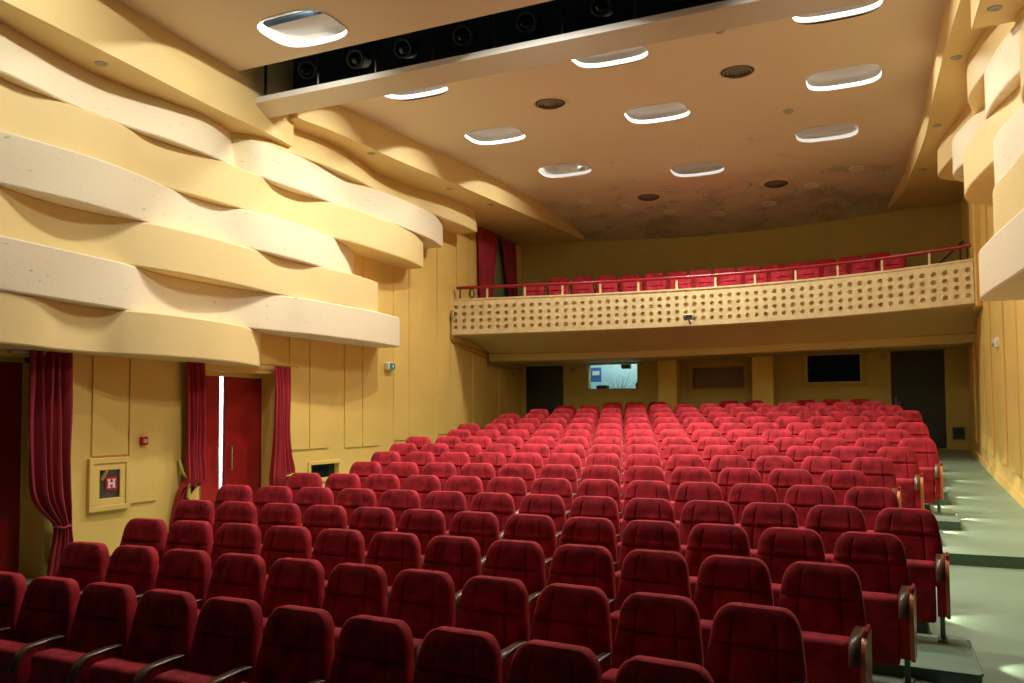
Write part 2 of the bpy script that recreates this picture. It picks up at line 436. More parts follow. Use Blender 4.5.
proto = empty('theatre_seat', (0,0,0))
PB = backrest().build('backrest', [M['velvet'],M['velvet_side']], proto)
PQ = backrest(True).build('backrest', [M['velvet'],M['velvet_side']], proto)
PS = squab().build('seat', M['velvet'], proto)
def make_arm(parent, x, board=0):
    a = armrest().build('armrest', M['velvet_side'], parent) if 'a' not in ARM else ARM['a'].copy()
    return a
ARM = {}
ARM['arm'] = armrest().build('armrest', M['velvet_side'], proto); ARM['arm'].location.x = -PITCH/2
c_ = arm_cap().build('armrest_cap', M['walnut'], ARM['arm']); c_['label'] = 'dark walnut armrest cap'
l_ = arm_leg().build('leg', M['steel'], proto); l_.location.x = -PITCH/2
l_['label'] = 'grey green steel post'
# the outer armrest of a row end: same armrest with an orange plywood board on its open side
endarm = {}
for sd in (1,-1):
    e = ARM['arm'].copy(); e.name = 'armrest'; COL.objects.link(e); e.location.x = sd*(PITCH/2-.028)
    cc = c_.copy(); cc.parent = e; COL.objects.link(cc)
    pb = MB(); pb.bbox(min(sd*.034,sd*.055),max(sd*.034,sd*.055),-.33,-.13,.45,.668,.010); pb.build('side_pad', M['velvet_side'], e)
    bd = arm_board(sd).build('side_board', M['orange_wood'], e); bd['label'] = 'orange varnished plywood side board'
    endarm[sd] = e

def dup_part(o, parent, loc=None):
    c = o.copy(); COL.objects.link(c); c.parent = parent
    if loc is not None: c.location = loc
    for ch in list(o.children):
        d = ch.copy(); COL.objects.link(d); d.parent = c
    return c
def put_seat(loc, rz, label, group, left_end=False, right_end=False, legs=True, square=False):
    r = empty('theatre_seat', loc, rz, label, 'seat', group)
    dup_part(PQ if square else PB, r); dup_part(PS, r)
    if left_end: dup_part(endarm[-1], r)
    else: dup_part(ARM['arm'], r)
    if legs: dup_part(l_, r)
    if right_end:
        dup_part(endarm[1], r)
        if legs: dup_part(l_, r, (PITCH/2-.028,0,0))
    return r

used_proto = False
for j in range(1,18):
    Y,Z,b_,k,n = ROWS[j]
    for i in range(n):
        SEEN = (1,2,3,6,7,9,10,11)
        if j == 17 and i not in SEEN: continue
        u = (i-(n-1)/2)*PITCH
        a = math.atan(b_+2*k*u)
        rowname = 'backmost row under the balcony' if j == 17 else ORD[j]+' row from the front'
        if j == 1: rowname = 'frontmost row'
        if i == n-1: pos = 'at the right end' if j == 17 else 'at the right aisle end'
        elif j == 17: pos = (['nearest the left wall']+[q+' from the left' for q in ORD[2:]])[SEEN.index(i)]
        elif i == 0: pos = 'nearest the left wall'
        else: pos = ORD[i+1]+' from the left'
        lab = ('dark ' if j == 17 else '')+'red velvet theatre seat, '+pos+' in the '+rowname
        put_seat((CX+u,row_y(j,u),row_z(j)), a, lab, 'red theatre seats in the stalls', i == 0, i == n-1)

# ------------------------------------------------------------------ LED step lights on the aisle side of the platforms
def step_light(x, y, z, lab):
    r = empty('step_light', (x,y,z), 0, lab, 'step light', 'step lights along the right aisle')
    mb = MB(); mb.lathe([(.0,.012),(.018,.012),(.024,.006),(.026,0)],(0,0,0),(1,0,0),12); mb.build('housing', M['chrome'], r)
    mb = MB(); mb.lathe([(0,.016),(.012,.015),(.014,.010)],(0,0,0),(1,0,0),10); mb.build('lens', M['led'], r)
    li = bpy.data.lights.new('step_glow','SPOT'); li.energy = 11; li.spot_size = math.radians(66); li.spot_blend = .6; li.shadow_soft_size = .01; li.color = (1,.98,.86)
    lo = bpy.data.objects.new('step_glow', li); COL.objects.link(lo); lo.parent = r; lo.location = (.03,0,0)
    lo.rotation_euler = Vector((1,-.12,-.12)).to_track_quat('-Z','Y').to_euler()
    return r
for j in range(2,17):
    n = ROWS[j][4]; hw = n*PITCH/2+.13; y = row_y(j,hw)-.26; z = row_z(j)-.045
    if z-floor_z(y) < .03: z = floor_z(y)+.04
    step_light(CX+hw+.002, y, z, 'small bright step light on the aisle end of the '+ORD[j]+' platform')

# ------------------------------------------------------------------ walls with rectangular openings
def holed(plane, c, t, a0, a1, z0, z1, holes, mb, mi=0):
    """slab of thickness t (from c to c+t) in plane 'x' or 'y', with rectangular holes (a0,a1,z0,z1)"""
    A = sorted({a0,a1,*[h[0] for h in holes],*[h[1] for h in holes]}); Z = sorted({z0,z1,*[h[2] for h in holes],*[h[3] for h in holes]})
    A = [v for v in A if a0 <= v <= a1]; Z = [v for v in Z if z0 <= v <= z1]
    P = lambda d,a,z: (d,a,z) if plane == 'x' else (a,d,z)
    ins = lambda a,z: any(h[0] < a < h[1] and h[2] < z < h[3] for h in holes)
    for p,q in zip(A,A[1:]):
        for r,s in zip(Z,Z[1:]):
            if ins((p+q)/2,(r+s)/2): continue
            for d in (c,c+t): mb.add([P(d,p,r),P(d,q,r),P(d,q,s),P(d,p,s)],[(0,1,2,3)],mi)
    for h in holes:
        for (p,q) in (((h[0],h[2]),(h[1],h[2])),((h[1],h[2]),(h[1],h[3])),((h[1],h[3]),(h[0],h[3])),((h[0],h[3]),(h[0],h[2]))):
            mb.add([P(c,*p),P(c,*q),P(c+t,*q),P(c+t,*p)],[(0,1,2,3)],mi)

D1 = (4.6,6.62,-.05,2.93); D2 = (9.02,10.70,.30,2.90); BO = (18.35,20.2,4.75,6.85)
VENT_L = (11.52,12.32,1.14,1.38)
mb = MB(); holed('x',XL,-.35,3.9,22,-.4,8.6,[D1,D2,BO,VENT_L],mb)
wl = struct(mb.build('wall_left', M['ochre'], recalc=False), 'tall ochre side wall behind the wavy plaster bands', 'wall')
# raised boards on the left wall
mb = MB()
def board(x, s, y0, y1, z0, z1, t=.022):
    a,b_ = (x,x+s*t) if s > 0 else (x-t,x)
    mb.bbox(a,b_,y0,y1,z0,z1,.006)
board(XL,1,7.22,7.755,1.735,3.1); board(XL,1,7.775,8.23,1.10,3.1); 
for y0,y1,z0 in ((10.95,11.47,1.66),(11.49,12.02,1.66),(12.50,13.05,1.64),(13.07,13.62,1.64),(14.16,14.73,1.72),(14.75,15.35,1.72),(15.96,16.52,1.8),(16.54,17.1,1.8),(17.7,18.25,1.9),(19.2,19.75,1.9)):
    board(XL,1,y0,y1,z0,5.2 if y0 > 16.5 else 6.0)
for y0,y1 in ((16.9,17.5),(17.52,18.1),(20.22,20.66)): board(XL,1,y0,y1,4.9,6.88,.016)
mb.build('wall_boards', M['ochre'], wl)
# small painted ridges between the board groups
mb = MB()
for y in (14.15,15.36,15.95,17.15): mb.bbox(XL,XL+.012,y,y+.012,1.6,5.9,.003)
mb.build('wall_ridge', M['ochre'], wl)

mb = MB(); holed('x',XR,.3,8.5,22,.2,8.6,[],mb)
wr = struct(mb.build('wall_right', M['ochre'], recalc=False), 'ochre side wall along the right aisle', 'wall')
mb = MB()
for y0,y1,z0 in ((9.4,10.5,1.35),(10.7,11.9,1.35),(12.2,13.2,1.30),(13.35,14.35,1.32),(14.7,15.6,1.38),(16.3,17.1,1.46),(17.3,18.0,1.50),(19.0,19.6,1.6)):
    board(XR,-1,y0,y1,z0,4.0 if y0 > 16.5 else 6.0,.03)
mb.build('wall_boards', M['ochre'], wr)
mb = MB(); mb.grid([[(XR-.03,y,floor_z(y)-.02),(XR-.03,y,floor_z(y)+.13),(XR,y,floor_z(y)+.13)] for y in [9,9.9]],0,False)
mb.grid([[(XR-.03,y,floor_z(y)-.02),(XR-.03,y,floor_z(y)+.13),(XR+.0,y,floor_z(y)+.135)] for y in frange(10.01,20.7,10)],0,False)
struct(mb.build('baseboard_right', M['ochre']), 'ochre skirting board along the right aisle', 'skirting')

mb = MB(); mb.bbox(1.665,XR,17.0,17.75,4.12,8.2,.012); struct(mb.build('wall_pilaster', M['ochre']),'shallow ochre pilaster at the right end of the balcony','pilaster')
# back wall, lower part (under the balcony)
WN = {1:(-7.0,-5.66,2.89,3.525), 2:(-4.23,-2.99,2.84,3.36), 3:(-1.52,-.37,2.94,3.57)}
DB = {3:(-8.78,-7.69,1.38,3.54), 4:(.27,1.36,1.40,3.61)}
mb = MB(); holed('y',YB,.25,XL-.3,XR+.3,.8,4.9,[*WN.values(),*DB.values()],mb)
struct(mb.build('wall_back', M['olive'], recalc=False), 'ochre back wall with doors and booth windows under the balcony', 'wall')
# back wall above the balcony: gently curved
def upper_back(x): return YB+.06+.95*(1-((x-CX)/5.4)**2)
mb = MB(); xs = frange(XL-.3,XR+.3,24)
mb.grid([[(x,upper_back(x),z) for x in xs] for z in (4.2,8.6)],0,True)
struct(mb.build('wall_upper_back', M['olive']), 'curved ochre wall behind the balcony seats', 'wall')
# two pillars in front of the back wall
for k,(a,b_) in enumerate(((-5.02,-4.55),(-2.74,-2.26))):
    mb = MB(); mb.bbox(a,b_,YB-.42,YB,1.2,4.0,.012)
    mb.bbox(a-.012,b_+.012,YB-.432,YB,1.2,1.52,.006)
    o = struct(mb.build('wall_pillar', M['pillar']), ('ochre square pillar beside the bright booth window','ochre square pillar left of the dark window')[k], 'pillar')

# ------------------------------------------------------------------ wavy plaster bands
BZ = [3.02,3.53,4.10,4.68,5.25,5.85,6.40]
BANDS = {
1:(2.985,3.53,[(3,.75),(4.5,.80),(5.4,.74),(6.0,.62),(6.5,.40),(7.0,.34),(7.3,.50),(7.7,.66),(8.25,.72),(8.8,.66),(9.2,.52),(9.6,.33),(10.0,.12),(10.22,.04)],'band_smooth'),
2:(3.53,4.10,[(3,.6),(4.5,.72),(5.5,.76),(6.15,.68),(6.7,.60),(7.26,.50),(7.75,.32),(8.25,.22),(8.8,.20),(9.3,.26),(9.8,.36),(10.3,.45),(10.7,.60),(11.5,.68),(12.4,.72),(13.2,.62),(13.56,.52)],'band_rough'),
3:(4.10,4.68,[(3,.55),(4.6,.62),(5.3,.54),(5.7,.42),(6.1,.28),(6.6,.22),(7.1,.30),(7.5,.46),(8.1,.58),(8.7,.60),(9.3,.56),(9.7,.50),(10.1,.44),(10.7,.46),(11.1,.56),(11.7,.66),(12.4,.58),(12.86,.48)],'band_smooth'),
4:(4.68,5.25,[(3,.4),(4.6,.40),(5.4,.48),(6.04,.58),(6.5,.64),(7.0,.62),(7.5,.50),(8.0,.34),(8.5,.25),(9.0,.30),(9.4,.48),(9.8,.58),(10.4,.60),(10.9,.57),(11.4,.50),(11.8,.36),(12.2,.19),(12.65,.10)],'band_rough'),
5:(5.25,5.85,[(3,.5),(4.6,.58),(5.4,.46),(6.0,.34),(6.6,.38),(7.2,.36),(7.7,.28),(8.2,.32),(8.7,.40),(9.2,.44),(9.7,.42),(10.2,.24),(10.8,.24),(11.3,.40),(12.0,.58),(12.8,.62),(13.6,.60),(14.2,.52),(14.66,.38)],'band_smooth'),
6:(5.85,6.51,[(3,.45),(4.6,.55),(5.6,.62),(6.0,.54),(6.6,.38),(7.2,.36),(7.9,.48),(8.6,.50),(9.0,.42),(9.35,.25),(9.6,.05)],'band_rough',[(3,.35),(4.7,.42),(5.6,.34),(6.1,.24),(6.6,.13),(7.2,.06),(7.7,.10),(8.3,.20),(8.8,.24),(9.3,.14),(9.6,.03)]),
7:(5.85,6.40,[(9.42,.02),(9.7,.36),(10.2,.44),(10.9,.50),(11.4,.46),(12.0,.42),(12.7,.54),(13.6,.66),(14.4,.66),(15.0,.56),(15.55,.36)],'band_rough'),
8:(6.40,6.91,[(9.42,.02),(9.8,.34),(10.4,.44),(11.1,.60),(11.8,.64),(12.5,.56),(13.1,.44),(13.8,.42),(14.5,.52),(15.3,.66),(16.2,.74),(16.75,.72)],'band_smooth',[(9.42,.02),(9.8,.16),(10.4,.24),(11.1,.38),(11.8,.40),(12.5,.30),(13.1,.18),(13.8,.18),(14.5,.30),(15.3,.48),(16.2,.58),(16.75,.56)]),
}
BANDS_R = {
2:(3.53,4.10,[(8.6,.50),(9.6,.58),(10.6,.66),(11.15,.67),(11.35,.62)],'band_rough'),
3:(4.10,4.68,[(8.6,.45),(9.6,.52),(10.4,.58),(11.0,.50),(11.6,.36),(12.0,.18),(12.3,.02)],'band_smooth'),
4:(4.68,5.25,[(8.6,.35),(9.4,.42),(10.4,.55),(11.0,.46),(11.5,.22),(11.8,.02)],'band_rough'),
5:(5.25,5.85,[(8.6,.48),(9.2,.46),(10.0,.30),(10.6,.28),(11.3,.42),(12.2,.56),(13.0,.62),(13.5,.54),(13.9,.25),(14.1,.02)],'band_smooth'),
6:(5.85,6.51,[(8.6,.50),(9.0,.42),(9.35,.25),(9.6,.05)],'band_rough'),
7:(5.85,6.40,[(9.5,.04),(9.9,.25),(10.6,.42),(11.5,.50),(12.1,.42),(12.7,.38),(13.5,.55),(14.2,.66),(14.6,.58),(15.0,.25),(15.2,.02)],'band_rough'),
8:(6.40,6.91,[(9.5,.04),(9.9,.25),(10.8,.36),(11.7,.52),(12.45,.60),(13.2,.46),(13.9,.42),(14.8,.52),(15.6,.66),(16.35,.73),(16.7,.55),(16.95,.2),(17.05,.02)],'band_smooth'),
}
def build_band(key, side):
    z0,z1,pts,mk,*tp = (BANDS if side < 0 else BANDS_R)[key]; mb = MB()
    if side < 0:
        mean = .46 if key > 5 else .53
        pts = [(y,mean+(p-mean)*(.62 if p > mean else .78) if p > .21 else (p if p < .12 else p+.09)) for y,p in pts]
    y0,y1 = max(4.0,pts[0][0]),pts[-1][0]; n = int((y1-y0)/.07)
    if side < 0: X = lambda p: XL+p
    else: X = lambda p: XR-p
    ys = frange(y0 if side < 0 else max(y0,8.6),y1,n)
    fr = [(X(max(.015,interp(pts,y))),y) for y in ys]; e = .018
    ft = [(X(max(.015,interp(tp[0],y))),y) for y in ys] if tp else fr
    mb.grid([[(a[0]+(c[0]-a[0])*t,a[1],z0+e+(z1-z0-2*e)*t) for a,c in zip(fr,ft)] for t in (0,.35,.7,1)],0,True)
    s = 1 if side < 0 else -1
    mb.grid([[(x,y,z0+e) for x,y in fr],[(x-s*.010,y,z0) for x,y in fr],[(X(0),y,z0) for x,y in fr]],0,False)
    mb.grid([[(x,y,z1-e) for x,y in ft],[(x-s*.010,y,z1) for x,y in ft],[(X(0),y,z1) for x,y in ft]],0,False)
    for k in (0,-1):
        x,y = fr[k]; x2 = ft[k][0]; mb.add([(X(0),y,z0),(x-s*.01,y,z0),(x,y,z0+e),(x2,y,z1-e),(x2-s*.01,y,z1),(X(0),y,z1)],[tuple(range(6))],0)
    return mb.build('trim_%d' % (key+(10 if side > 0 else 0)), M[mk], recalc=True)
for side in (-1,1):
    for key in (BANDS if side < 0 else BANDS_R):
        o = build_band(key,side)
        struct(o, 'wavy plaster band on the %s wall' % ('left' if side < 0 else 'right'), 'plaster band')

# ------------------------------------------------------------------ cornices (fascia boards with a flat soffit)
ZC = [(9.46,6.86),(9.50,6.78),(9.66,6.72),(9.9,6.78),(10.2,6.98),(10.5,7.19),(10.8,7.32),(11.2,7.375),(11.8,7.39),(13,7.40),(16,7.40),(18,7.33),(19.5,7.20),(20.7,7.04),(22,6.84)]
def ceil_z(y): return interp(ZC,y)
def cornice(name, line, z0, ztop, xw, lab):
    mb = MB(); ys = frange(line[0][0],line[-1][0],40)
    fx = [interp(line,y) for y in ys]
    mb.grid([[(x,y,z0) for x,y in zip(fx,ys)],[(x,y,ztop(y)) for x,y in zip(fx,ys)]],0,True)
    mb.grid([[(x,y,z0) for x,y in zip(fx,ys)],[(xw,y,z0) for x,y in zip(fx,ys)]],0,False)
    for k in (0,-1): mb.add([(fx[k],ys[k],z0),(xw,ys[k],z0),(xw,ys[k],ztop(ys[k])),(fx[k],ys[k],ztop(ys[k]))],[(0,1,2,3)],0)
    return struct(mb.build(name, M['fascia']), lab, 'cornice')
cornice('trim_21', [(4.0,-8.06),(5.6,-8.12),(6.9,-8.20),(8.6,-8.32),(9.7,-8.34),(10.42,-8.40)], 6.5, lambda y: 7.9 if y > 9.1 else 7.25, XL, 'front cornice above the left wall bands')
cornice('trim_22', [(10.3,-8.22),(11.2,-8.07),(12.9,-7.94),(14.8,-7.71),(17.3,-7.46),(20.85,-7.12)], 6.9, lambda y: ceil_z(y)+.1, XL, 'long rear cornice above the left wall')
cornice('trim_23', [(8.6,1.10),(10.40,1.06)], 6.5, lambda y: 7.9 if 9.1 < y < 9.5 else 7.25, XR, 'front cornice above the right wall')
cornice('trim_24', [(10.3,.98),(12,.90),(13.4,.87),(15.5,.84),(17.5,.72),(19.1,.60),(20.85,.32)], 6.9, lambda y: ceil_z(y)+.1, XR, 'long rear cornice above the right wall')

# ------------------------------------------------------------------ ceilings with recessed lamps
HX,HY = .54,.43
REAR = [(-6.62,11.10),(-6.39,13.70),(-5.95,16.25),(-3.42,11.22),(-3.37,13.85),(-3.37,17.30),(-.36,11.08),(-.37,13.60),(-.75,16.15)]
FRONT = [(-6.66,8.43),(-3.66,8.36),(-.66,8.43),(-6.72,5.9)]
def sq(t):
    """rounded rectangle outline of a lamp opening"""
    n_ = 3.2; c,s = math.cos(t),math.sin(t)
    r = (abs(c/HX)**n_+abs(s/HY)**n_)**(-1/n_); return c*r,s*r
def ceiling_mesh(zf, x0, x1, y0, y1, holes, strips, ny, zt=.02):
    mb = MB()
    cw = .20
    Y = set(frange(y0,y1,ny))
    for hx,hy in holes: Y |= {hy-HY-cw,hy+HY+cw}
    Y = sorted(y for y in Y if y0 <= y <= y1)
    X = sorted({x0,x1,*[v for s in strips for v in s]})
    for a,b_ in zip(X,X[1:]):
        hs = sorted([h for h in holes if a < h[0] < b_ and (a,b_) in [tuple(s) for s in strips]], key=lambda h: h[1])
        skip = [(h[1]-HY-cw-1e-6,h[1]+HY+cw+1e-6) for h in hs]
        for p,q in zip(Y,Y[1:]):
            if any(s0 <= p and q <= s1 for s0,s1 in skip): continue
            mb.add([(a,p,zf(p)),(b_,p,zf(p)),(b_,q,zf(q)),(a,q,zf(q))],[(0,3,2,1)],0,True)
        for hx,hy in hs:
            yy = [y for y in Y if hy-HY-cw-1e-6 <= y <= hy+HY+cw+1e-6]
            xx = frange(a,b_,8)
            loop = [(x,yy[0]) for x in xx]+[(b_,y) for y in yy[1:]]+[(x,yy[-1]) for x in xx[::-1][1:]]+[(a,y) for y in yy[::-1][1:-1]]
            fine = []
            for (p,q) in zip(loop,loop[1:]+loop[:1]):
                for k in range(3): fine.append((p[0]+(q[0]-p[0])*k/3,p[1]+(q[1]-p[1])*k/3))
            inn = []
            for x,y in fine:
                dx,dy = sq(math.atan2(y-hy,x-hx)); inn.append((hx+dx,hy+dy))
            def lz(y):   # stay on the straight segment between the shared lines
                for p,q in zip(yy,yy[1:]):
                    if y <= q+1e-9: return zf(p)+(zf(q)-zf(p))*(y-p)/(q-p)
                return zf(y)
            n = len(fine)
            mb.add([(x,y,lz(y)) for x,y in fine]+[(x,y,lz(y)) for x,y in inn],[(i,n+i,n+(i+1)%n,(i+1)%n) for i in range(n)],0,True)
    return mb
mb = ceiling_mesh(ceil_z,-9.0,2.0,9.46,22.0,REAR,[(-7.45,-5.15),(-4.3,-2.5),(-1.5,.35)],44)
# turned-up front lip
xs = (-8.5,1.3)
mb.add([(xs[0],9.46,ceil_z(9.46)),(xs[1],9.46,ceil_z(9.46)),(xs[1],9.475,6.95),(xs[0],9.475,6.95)],[(0,1,2,3)],1)
mb.add([(xs[0],9.475,6.95),(xs[1],9.475,6.95),(xs[1],9.66,6.95),(xs[0],9.66,6.95)],[(0,1,2,3)],1)
struct(mb.build('ceiling', [M['ceiling'],M['white']], recalc=False), 'beige rear ceiling with a rounded front edge and mould near the back', 'ceiling')
FZ = lambda y: 7.2
mb = ceiling_mesh(FZ,-9.0,2.0,4.0,9.10,FRONT,[(-7.45,-5.9),(-4.4,-2.8),(-1.2,.4)],16)
mb.add([(-9,9.10,7.2),(2,9.10,7.2),(2,9.10,7.32),(-9,9.10,7.32)],[(0,1,2,3)],0)
struct(mb.build('ceiling_stage', M['ceiling'], recalc=False), 'front ceiling towards the stage', 'ceiling')

LAMP_W = 42; TILT = math.radians(33)
M['lamp'] = emis('lamp_ring_glow', (1,.95,.86), 2.0); M['lamp_dim'] = emis('lamp_ring_dim_glow', (1,.93,.84), .62)  # emission painted on the recess side walls in place of bulb light
def make_ceiling_light(x, y, z, lab):
    r = empty('ceiling_light', (x,y,z), 0, lab, 'ceiling light', 'recessed ceiling lights')
    ts = frange(0,2*PI,48)[:-1]
    o = [sq(t) for t in ts]
    mb = MB(); mb.grid([[(a*1.0,b_*1.0,h) for a,b_ in o] for h in (-.012,.0)]+[[(a*1.02,b_*1.02,-.012) for a,b_ in o]],0,False,closev=True)
    mb.build('rim', M['white'], r)
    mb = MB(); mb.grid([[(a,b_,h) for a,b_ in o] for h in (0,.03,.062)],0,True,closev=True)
    mb.build('light_ring', M['lamp'], r)  # side wall glows by itself, imitating a wall lit by the bulbs
    mb = MB(); mb.grid([[(a*k,b_*k,h) for a,b_ in o] for k,h in ((1.0,.062),(1.0,.13),(.96,.15),(.5,.155),(.02,.155))],0,True,closev=True)
    mb.build('recess_top', M['lamp_top'], r)
    for sx in (-.27,.27):
        li = bpy.data.lights.new('ceiling_bulb','AREA'); li.shape = 'DISK'; li.size = .045; li.energy = LAMP_W; li.color = (1,.965,.875)
        lo = bpy.data.objects.new('ceiling_bulb',li); COL.objects.link(lo); lo.parent = r; lo.location = (sx,-.20,.10)
        lo.rotation_euler = Vector((0,-math.sin(TILT),-math.cos(TILT))).to_track_quat('-Z','Y').to_euler()
    return r
def aim(r, x):
    """outer columns lean their bulbs towards the nearer side wall; the middle ones are narrow"""
    y = r.location.y; front = y < 9; last = y > 15; dx = (x-CX)/3.1
    for k,c in enumerate([c for c in r.children if c.type == 'LIGHT']):
        c.data = c.data.copy(); sx = -1 if k == 0 else 1
        if abs(dx) < .3:
            c.location.x = .27*sx; c.data.spread = math.radians(165 if front else 140 if last else 88)
            c.data.energy = LAMP_W*(1.35 if front else 1.2 if last else 1.35); d = (0,0 if last else -.05,-.85)
        else:
            c.location.x = -dx*.33+.03*sx; c.data.spread = math.radians(174 if front else 162 if last else 126)
            c.data.energy = LAMP_W*(.46 if front else .53 if dx < 0 else .38)
            d = (.42*dx,-.05 if front else -.22 if last else -.36,-.85)
        c.rotation_euler = Vector(d).to_track_quat('-Z','Y').to_euler()
if True:
    where = ['nearest the slot, left column','second from the slot, left column','third from the slot, left column',
             'nearest the slot, middle column','second from the slot, middle column','third from the slot, middle column',
             'nearest the slot, right column','second from the slot, right column','third from the slot, right column']
    l0 = None
    for (x,y),w in zip(REAR,where):
        lab = 'white oval recessed light in the rear ceiling, '+w
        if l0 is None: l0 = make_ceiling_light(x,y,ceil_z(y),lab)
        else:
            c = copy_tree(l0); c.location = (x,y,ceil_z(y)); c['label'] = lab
        (l0 if (x,y) == REAR[0] else c).location = (x,y,ceil_z(y)); aim(l0 if (x,y) == REAR[0] else c, x)
        if y > 15:
            for rg in (l0 if (x,y) == REAR[0] else c).children:
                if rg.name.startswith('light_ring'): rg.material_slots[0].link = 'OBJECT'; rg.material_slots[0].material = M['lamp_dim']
        sl = (ceil_z(y+.4)-ceil_z(y-.4))/.8
        (l0 if (x,y) == REAR[0] else c).rotation_euler = (math.atan(sl),0,0)
    for (x,y),w in zip(FRONT,['left one by the slot','middle one by the slot','right one by the slot','left one further towards the stage','middle one further towards the stage','right one further towards the stage']):
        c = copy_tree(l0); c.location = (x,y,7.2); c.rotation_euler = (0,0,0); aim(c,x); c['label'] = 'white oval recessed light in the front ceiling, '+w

# round air diffusers
def diffuser(x, y, lab):
    z = ceil_z(y); r = empty('air_vent', (x,y,z), 0, lab, 'air vent', 'round ceiling air vents')
    mb = MB(); mb.lathe([(.33,.0),(.31,-.018),(.27,-.022),(.25,-.008)],(0,0,0),n=32); mb.build('rim', M['ceiling'], r)
    mb = MB(); mb.lathe([(.255,-.006),(.0,-.004)],(0,0,0),n=24)
    mb.build('dark_throat', M['black'], r)
    for k,rr in enumerate((.22,.165,.11,.055)):
        mb = MB(); mb.lathe([(rr,-.012-.008*k),(rr-.03,-.038-.008*k),(rr-.034,-.034-.008*k),(rr-.004,-.008-.008*k)],(0,0,0),n=28)
        mb.build('cone_ring', M['cone'], r)
    r.rotation_euler = (math.atan((ceil_z(y+.3)-ceil_z(y-.3))/.6),0,0)
for x,y,lab in ((-4.87,12.62,'dark round air vent in the ceiling, front left one'),(-1.83,12.63,'dark round air vent in the ceiling, front right one'),(-4.78,18.7,'dark round air vent near the mouldy ceiling end, left one'),(-1.94,18.8,'dark round air vent near the mouldy ceiling end, right one')):
    diffuser(x,y,lab)
# unlit round downlights in an arc over the balcony
for k,(x,y) in enumerate([(-6.25,18.5),(-5.42,19.2),(-4.54,19.85),(-3.41,20.3),(-2.22,20.0),(-1.22,19.15),(-.28,18.45)]):
    mb = MB(); z = ceil_z(y); mb.lathe([(.17,.0),(.165,-.012),(.14,-.02),(.12,-.012),(0,-.010)],(0,0,0),n=20)
    o = mb.build('round_downlight', M['dome']); o.location = (x,y,z); o.rotation_euler = (math.atan((ceil_z(y+.3)-ceil_z(y-.3))/.6),0,0)
    tag(o,'unlit white round downlight over the balcony, '+ORD[k+1]+' from the left','downlight','round downlights over the balcony')
for k,(x,y,w) in enumerate([(-1.82,11.06,'beside the front right air vent'),(-1.29,14.69,'between the right hand lights'),(-5.56,16.22,'beside the rear left light'),(-6.3,20.4,'in the mouldy left rear corner'),(-2.5,18.6,'near the rear right air vent')]):
    mb = MB(); z = ceil_z(y); mb.lathe([(.085,.004),(.085,-.018),(.055,-.028),(.05,-.05),(.0,-.055)],(0,0,0),n=16)
    o = mb.build('smoke_detector', M['grey_box']); o.location = (x,y,z); o.rotation_euler = (math.atan((ceil_z(y+.2)-ceil_z(y-.2))/.4),0,0)
    tag(o,'small smoke detector on the ceiling '+w,'smoke detector')
# small downlights in the cornice soffits
for k,(x,y,z,w) in enumerate([(-8.50,6.95,6.5,'left front cornice, near the stage'),(-8.56,10.0,6.5,'left front cornice, under the ceiling slot'),(-8.16,12.26,6.9,'left rear cornice, first from the slot'),(-8.0,14.9,6.9,'left rear cornice, second from the slot'),(-7.78,16.4,6.9,'left rear cornice, third from the slot'),
                              (1.24,9.95,6.5,'right front cornice'),(1.06,12.2,6.9,'right rear cornice, first from the slot'),(1.0,15.0,6.9,'right rear cornice, second from the slot'),(.90,17.6,6.9,'right rear cornice, third from the slot')]):
    mb = MB(); mb.lathe([(.075,0),(.072,-.010),(.052,-.014),(.045,-.004),(0,-.002)],(0,0,0),n=18)
    o = mb.build('small_downlight', M['grey_box']); o.location = (x,y,z)
    tag(o,'small round downlight in the soffit of the '+w,'downlight','soffit downlights')

# ------------------------------------------------------------------ lighting slot
mb = MB()
for x0,x1,y0,y1,z0,z1 in ((-8.95,2,10.4,10.5,7.35,9),(-8.95,2,8.3,8.4,7.32,9),(-8.95,2,8.3,10.5,9,9.1)):
    mb.box(x0,x1,y0,y1,z0,z1)
struct(mb.build('wall_slot', M['void']), 'black lining of the lighting slot in the ceiling', 'wall')
for k,x in enumerate((-8.22,-7.26,-6.28,-5.37,-4.45,-3.51,-2.57,-1.6,-.6)):
    mb = MB(); mb.tube([(0,0,-.17),(0,0,1.85)],.022,8); mb.lathe([(.05,-.17),(.05,-.155),(.02,-.15)],(0,0,0),n=10)
    o = mb.build('hanger_rod', M['chrome'] if k in (1,2) else M['black']); o.location = (x,9.55,7.13)
    tag(o,'thin vertical hanger rod in the ceiling slot, '+ORD[k+1]+' from the left','rod','hanger rods in the ceiling slot')
def spot(x, lab, ang):
    r = empty('stage_spotlight', (x,9.75,7.34), ang, lab, 'spotlight', 'stage spotlights in the ceiling slot')
    ax = Vector((0,-1,-.32)).normalized(); c = Vector((0,0,0))
    mb = MB(); mb.lathe([(.0,-.30),(.07,-.29),(.10,-.22),(.12,-.05),(.13,.02),(.13,.06)],c,ax,20); mb.build('housing', M['lamp_top2'], r)
    mb = MB(); mb.lathe([(.135,.06),(.14,.085),(.105,.09),(.10,.06)],c,ax,20); mb.build('lens_ring', M['lamp_rim'], r)
    mb = MB(); mb.lathe([(.10,.055),(.07,.075),(.03,.085),(.0,.088)],c,ax,20); mb.build('lens', M['glass_dark'], r)
    mb = MB(); mb.tube([(-.16,.03,-.02),(-.17,.05,.16),(-.08,.06,.25),(.08,.06,.25),(.17,.05,.16),(.16,.03,-.02)],.014,6); mb.tube([(0,.06,.25),(0,.06,1.6)],.012,6); mb.build('bracket', M['black'], r)
M['lamp_top2'] = mat('spotlight_housing', (.012,.018,.024), .6)
M['lamp_rim'] = mat('spotlight_rim', (.05,.065,.075), .5, .2)
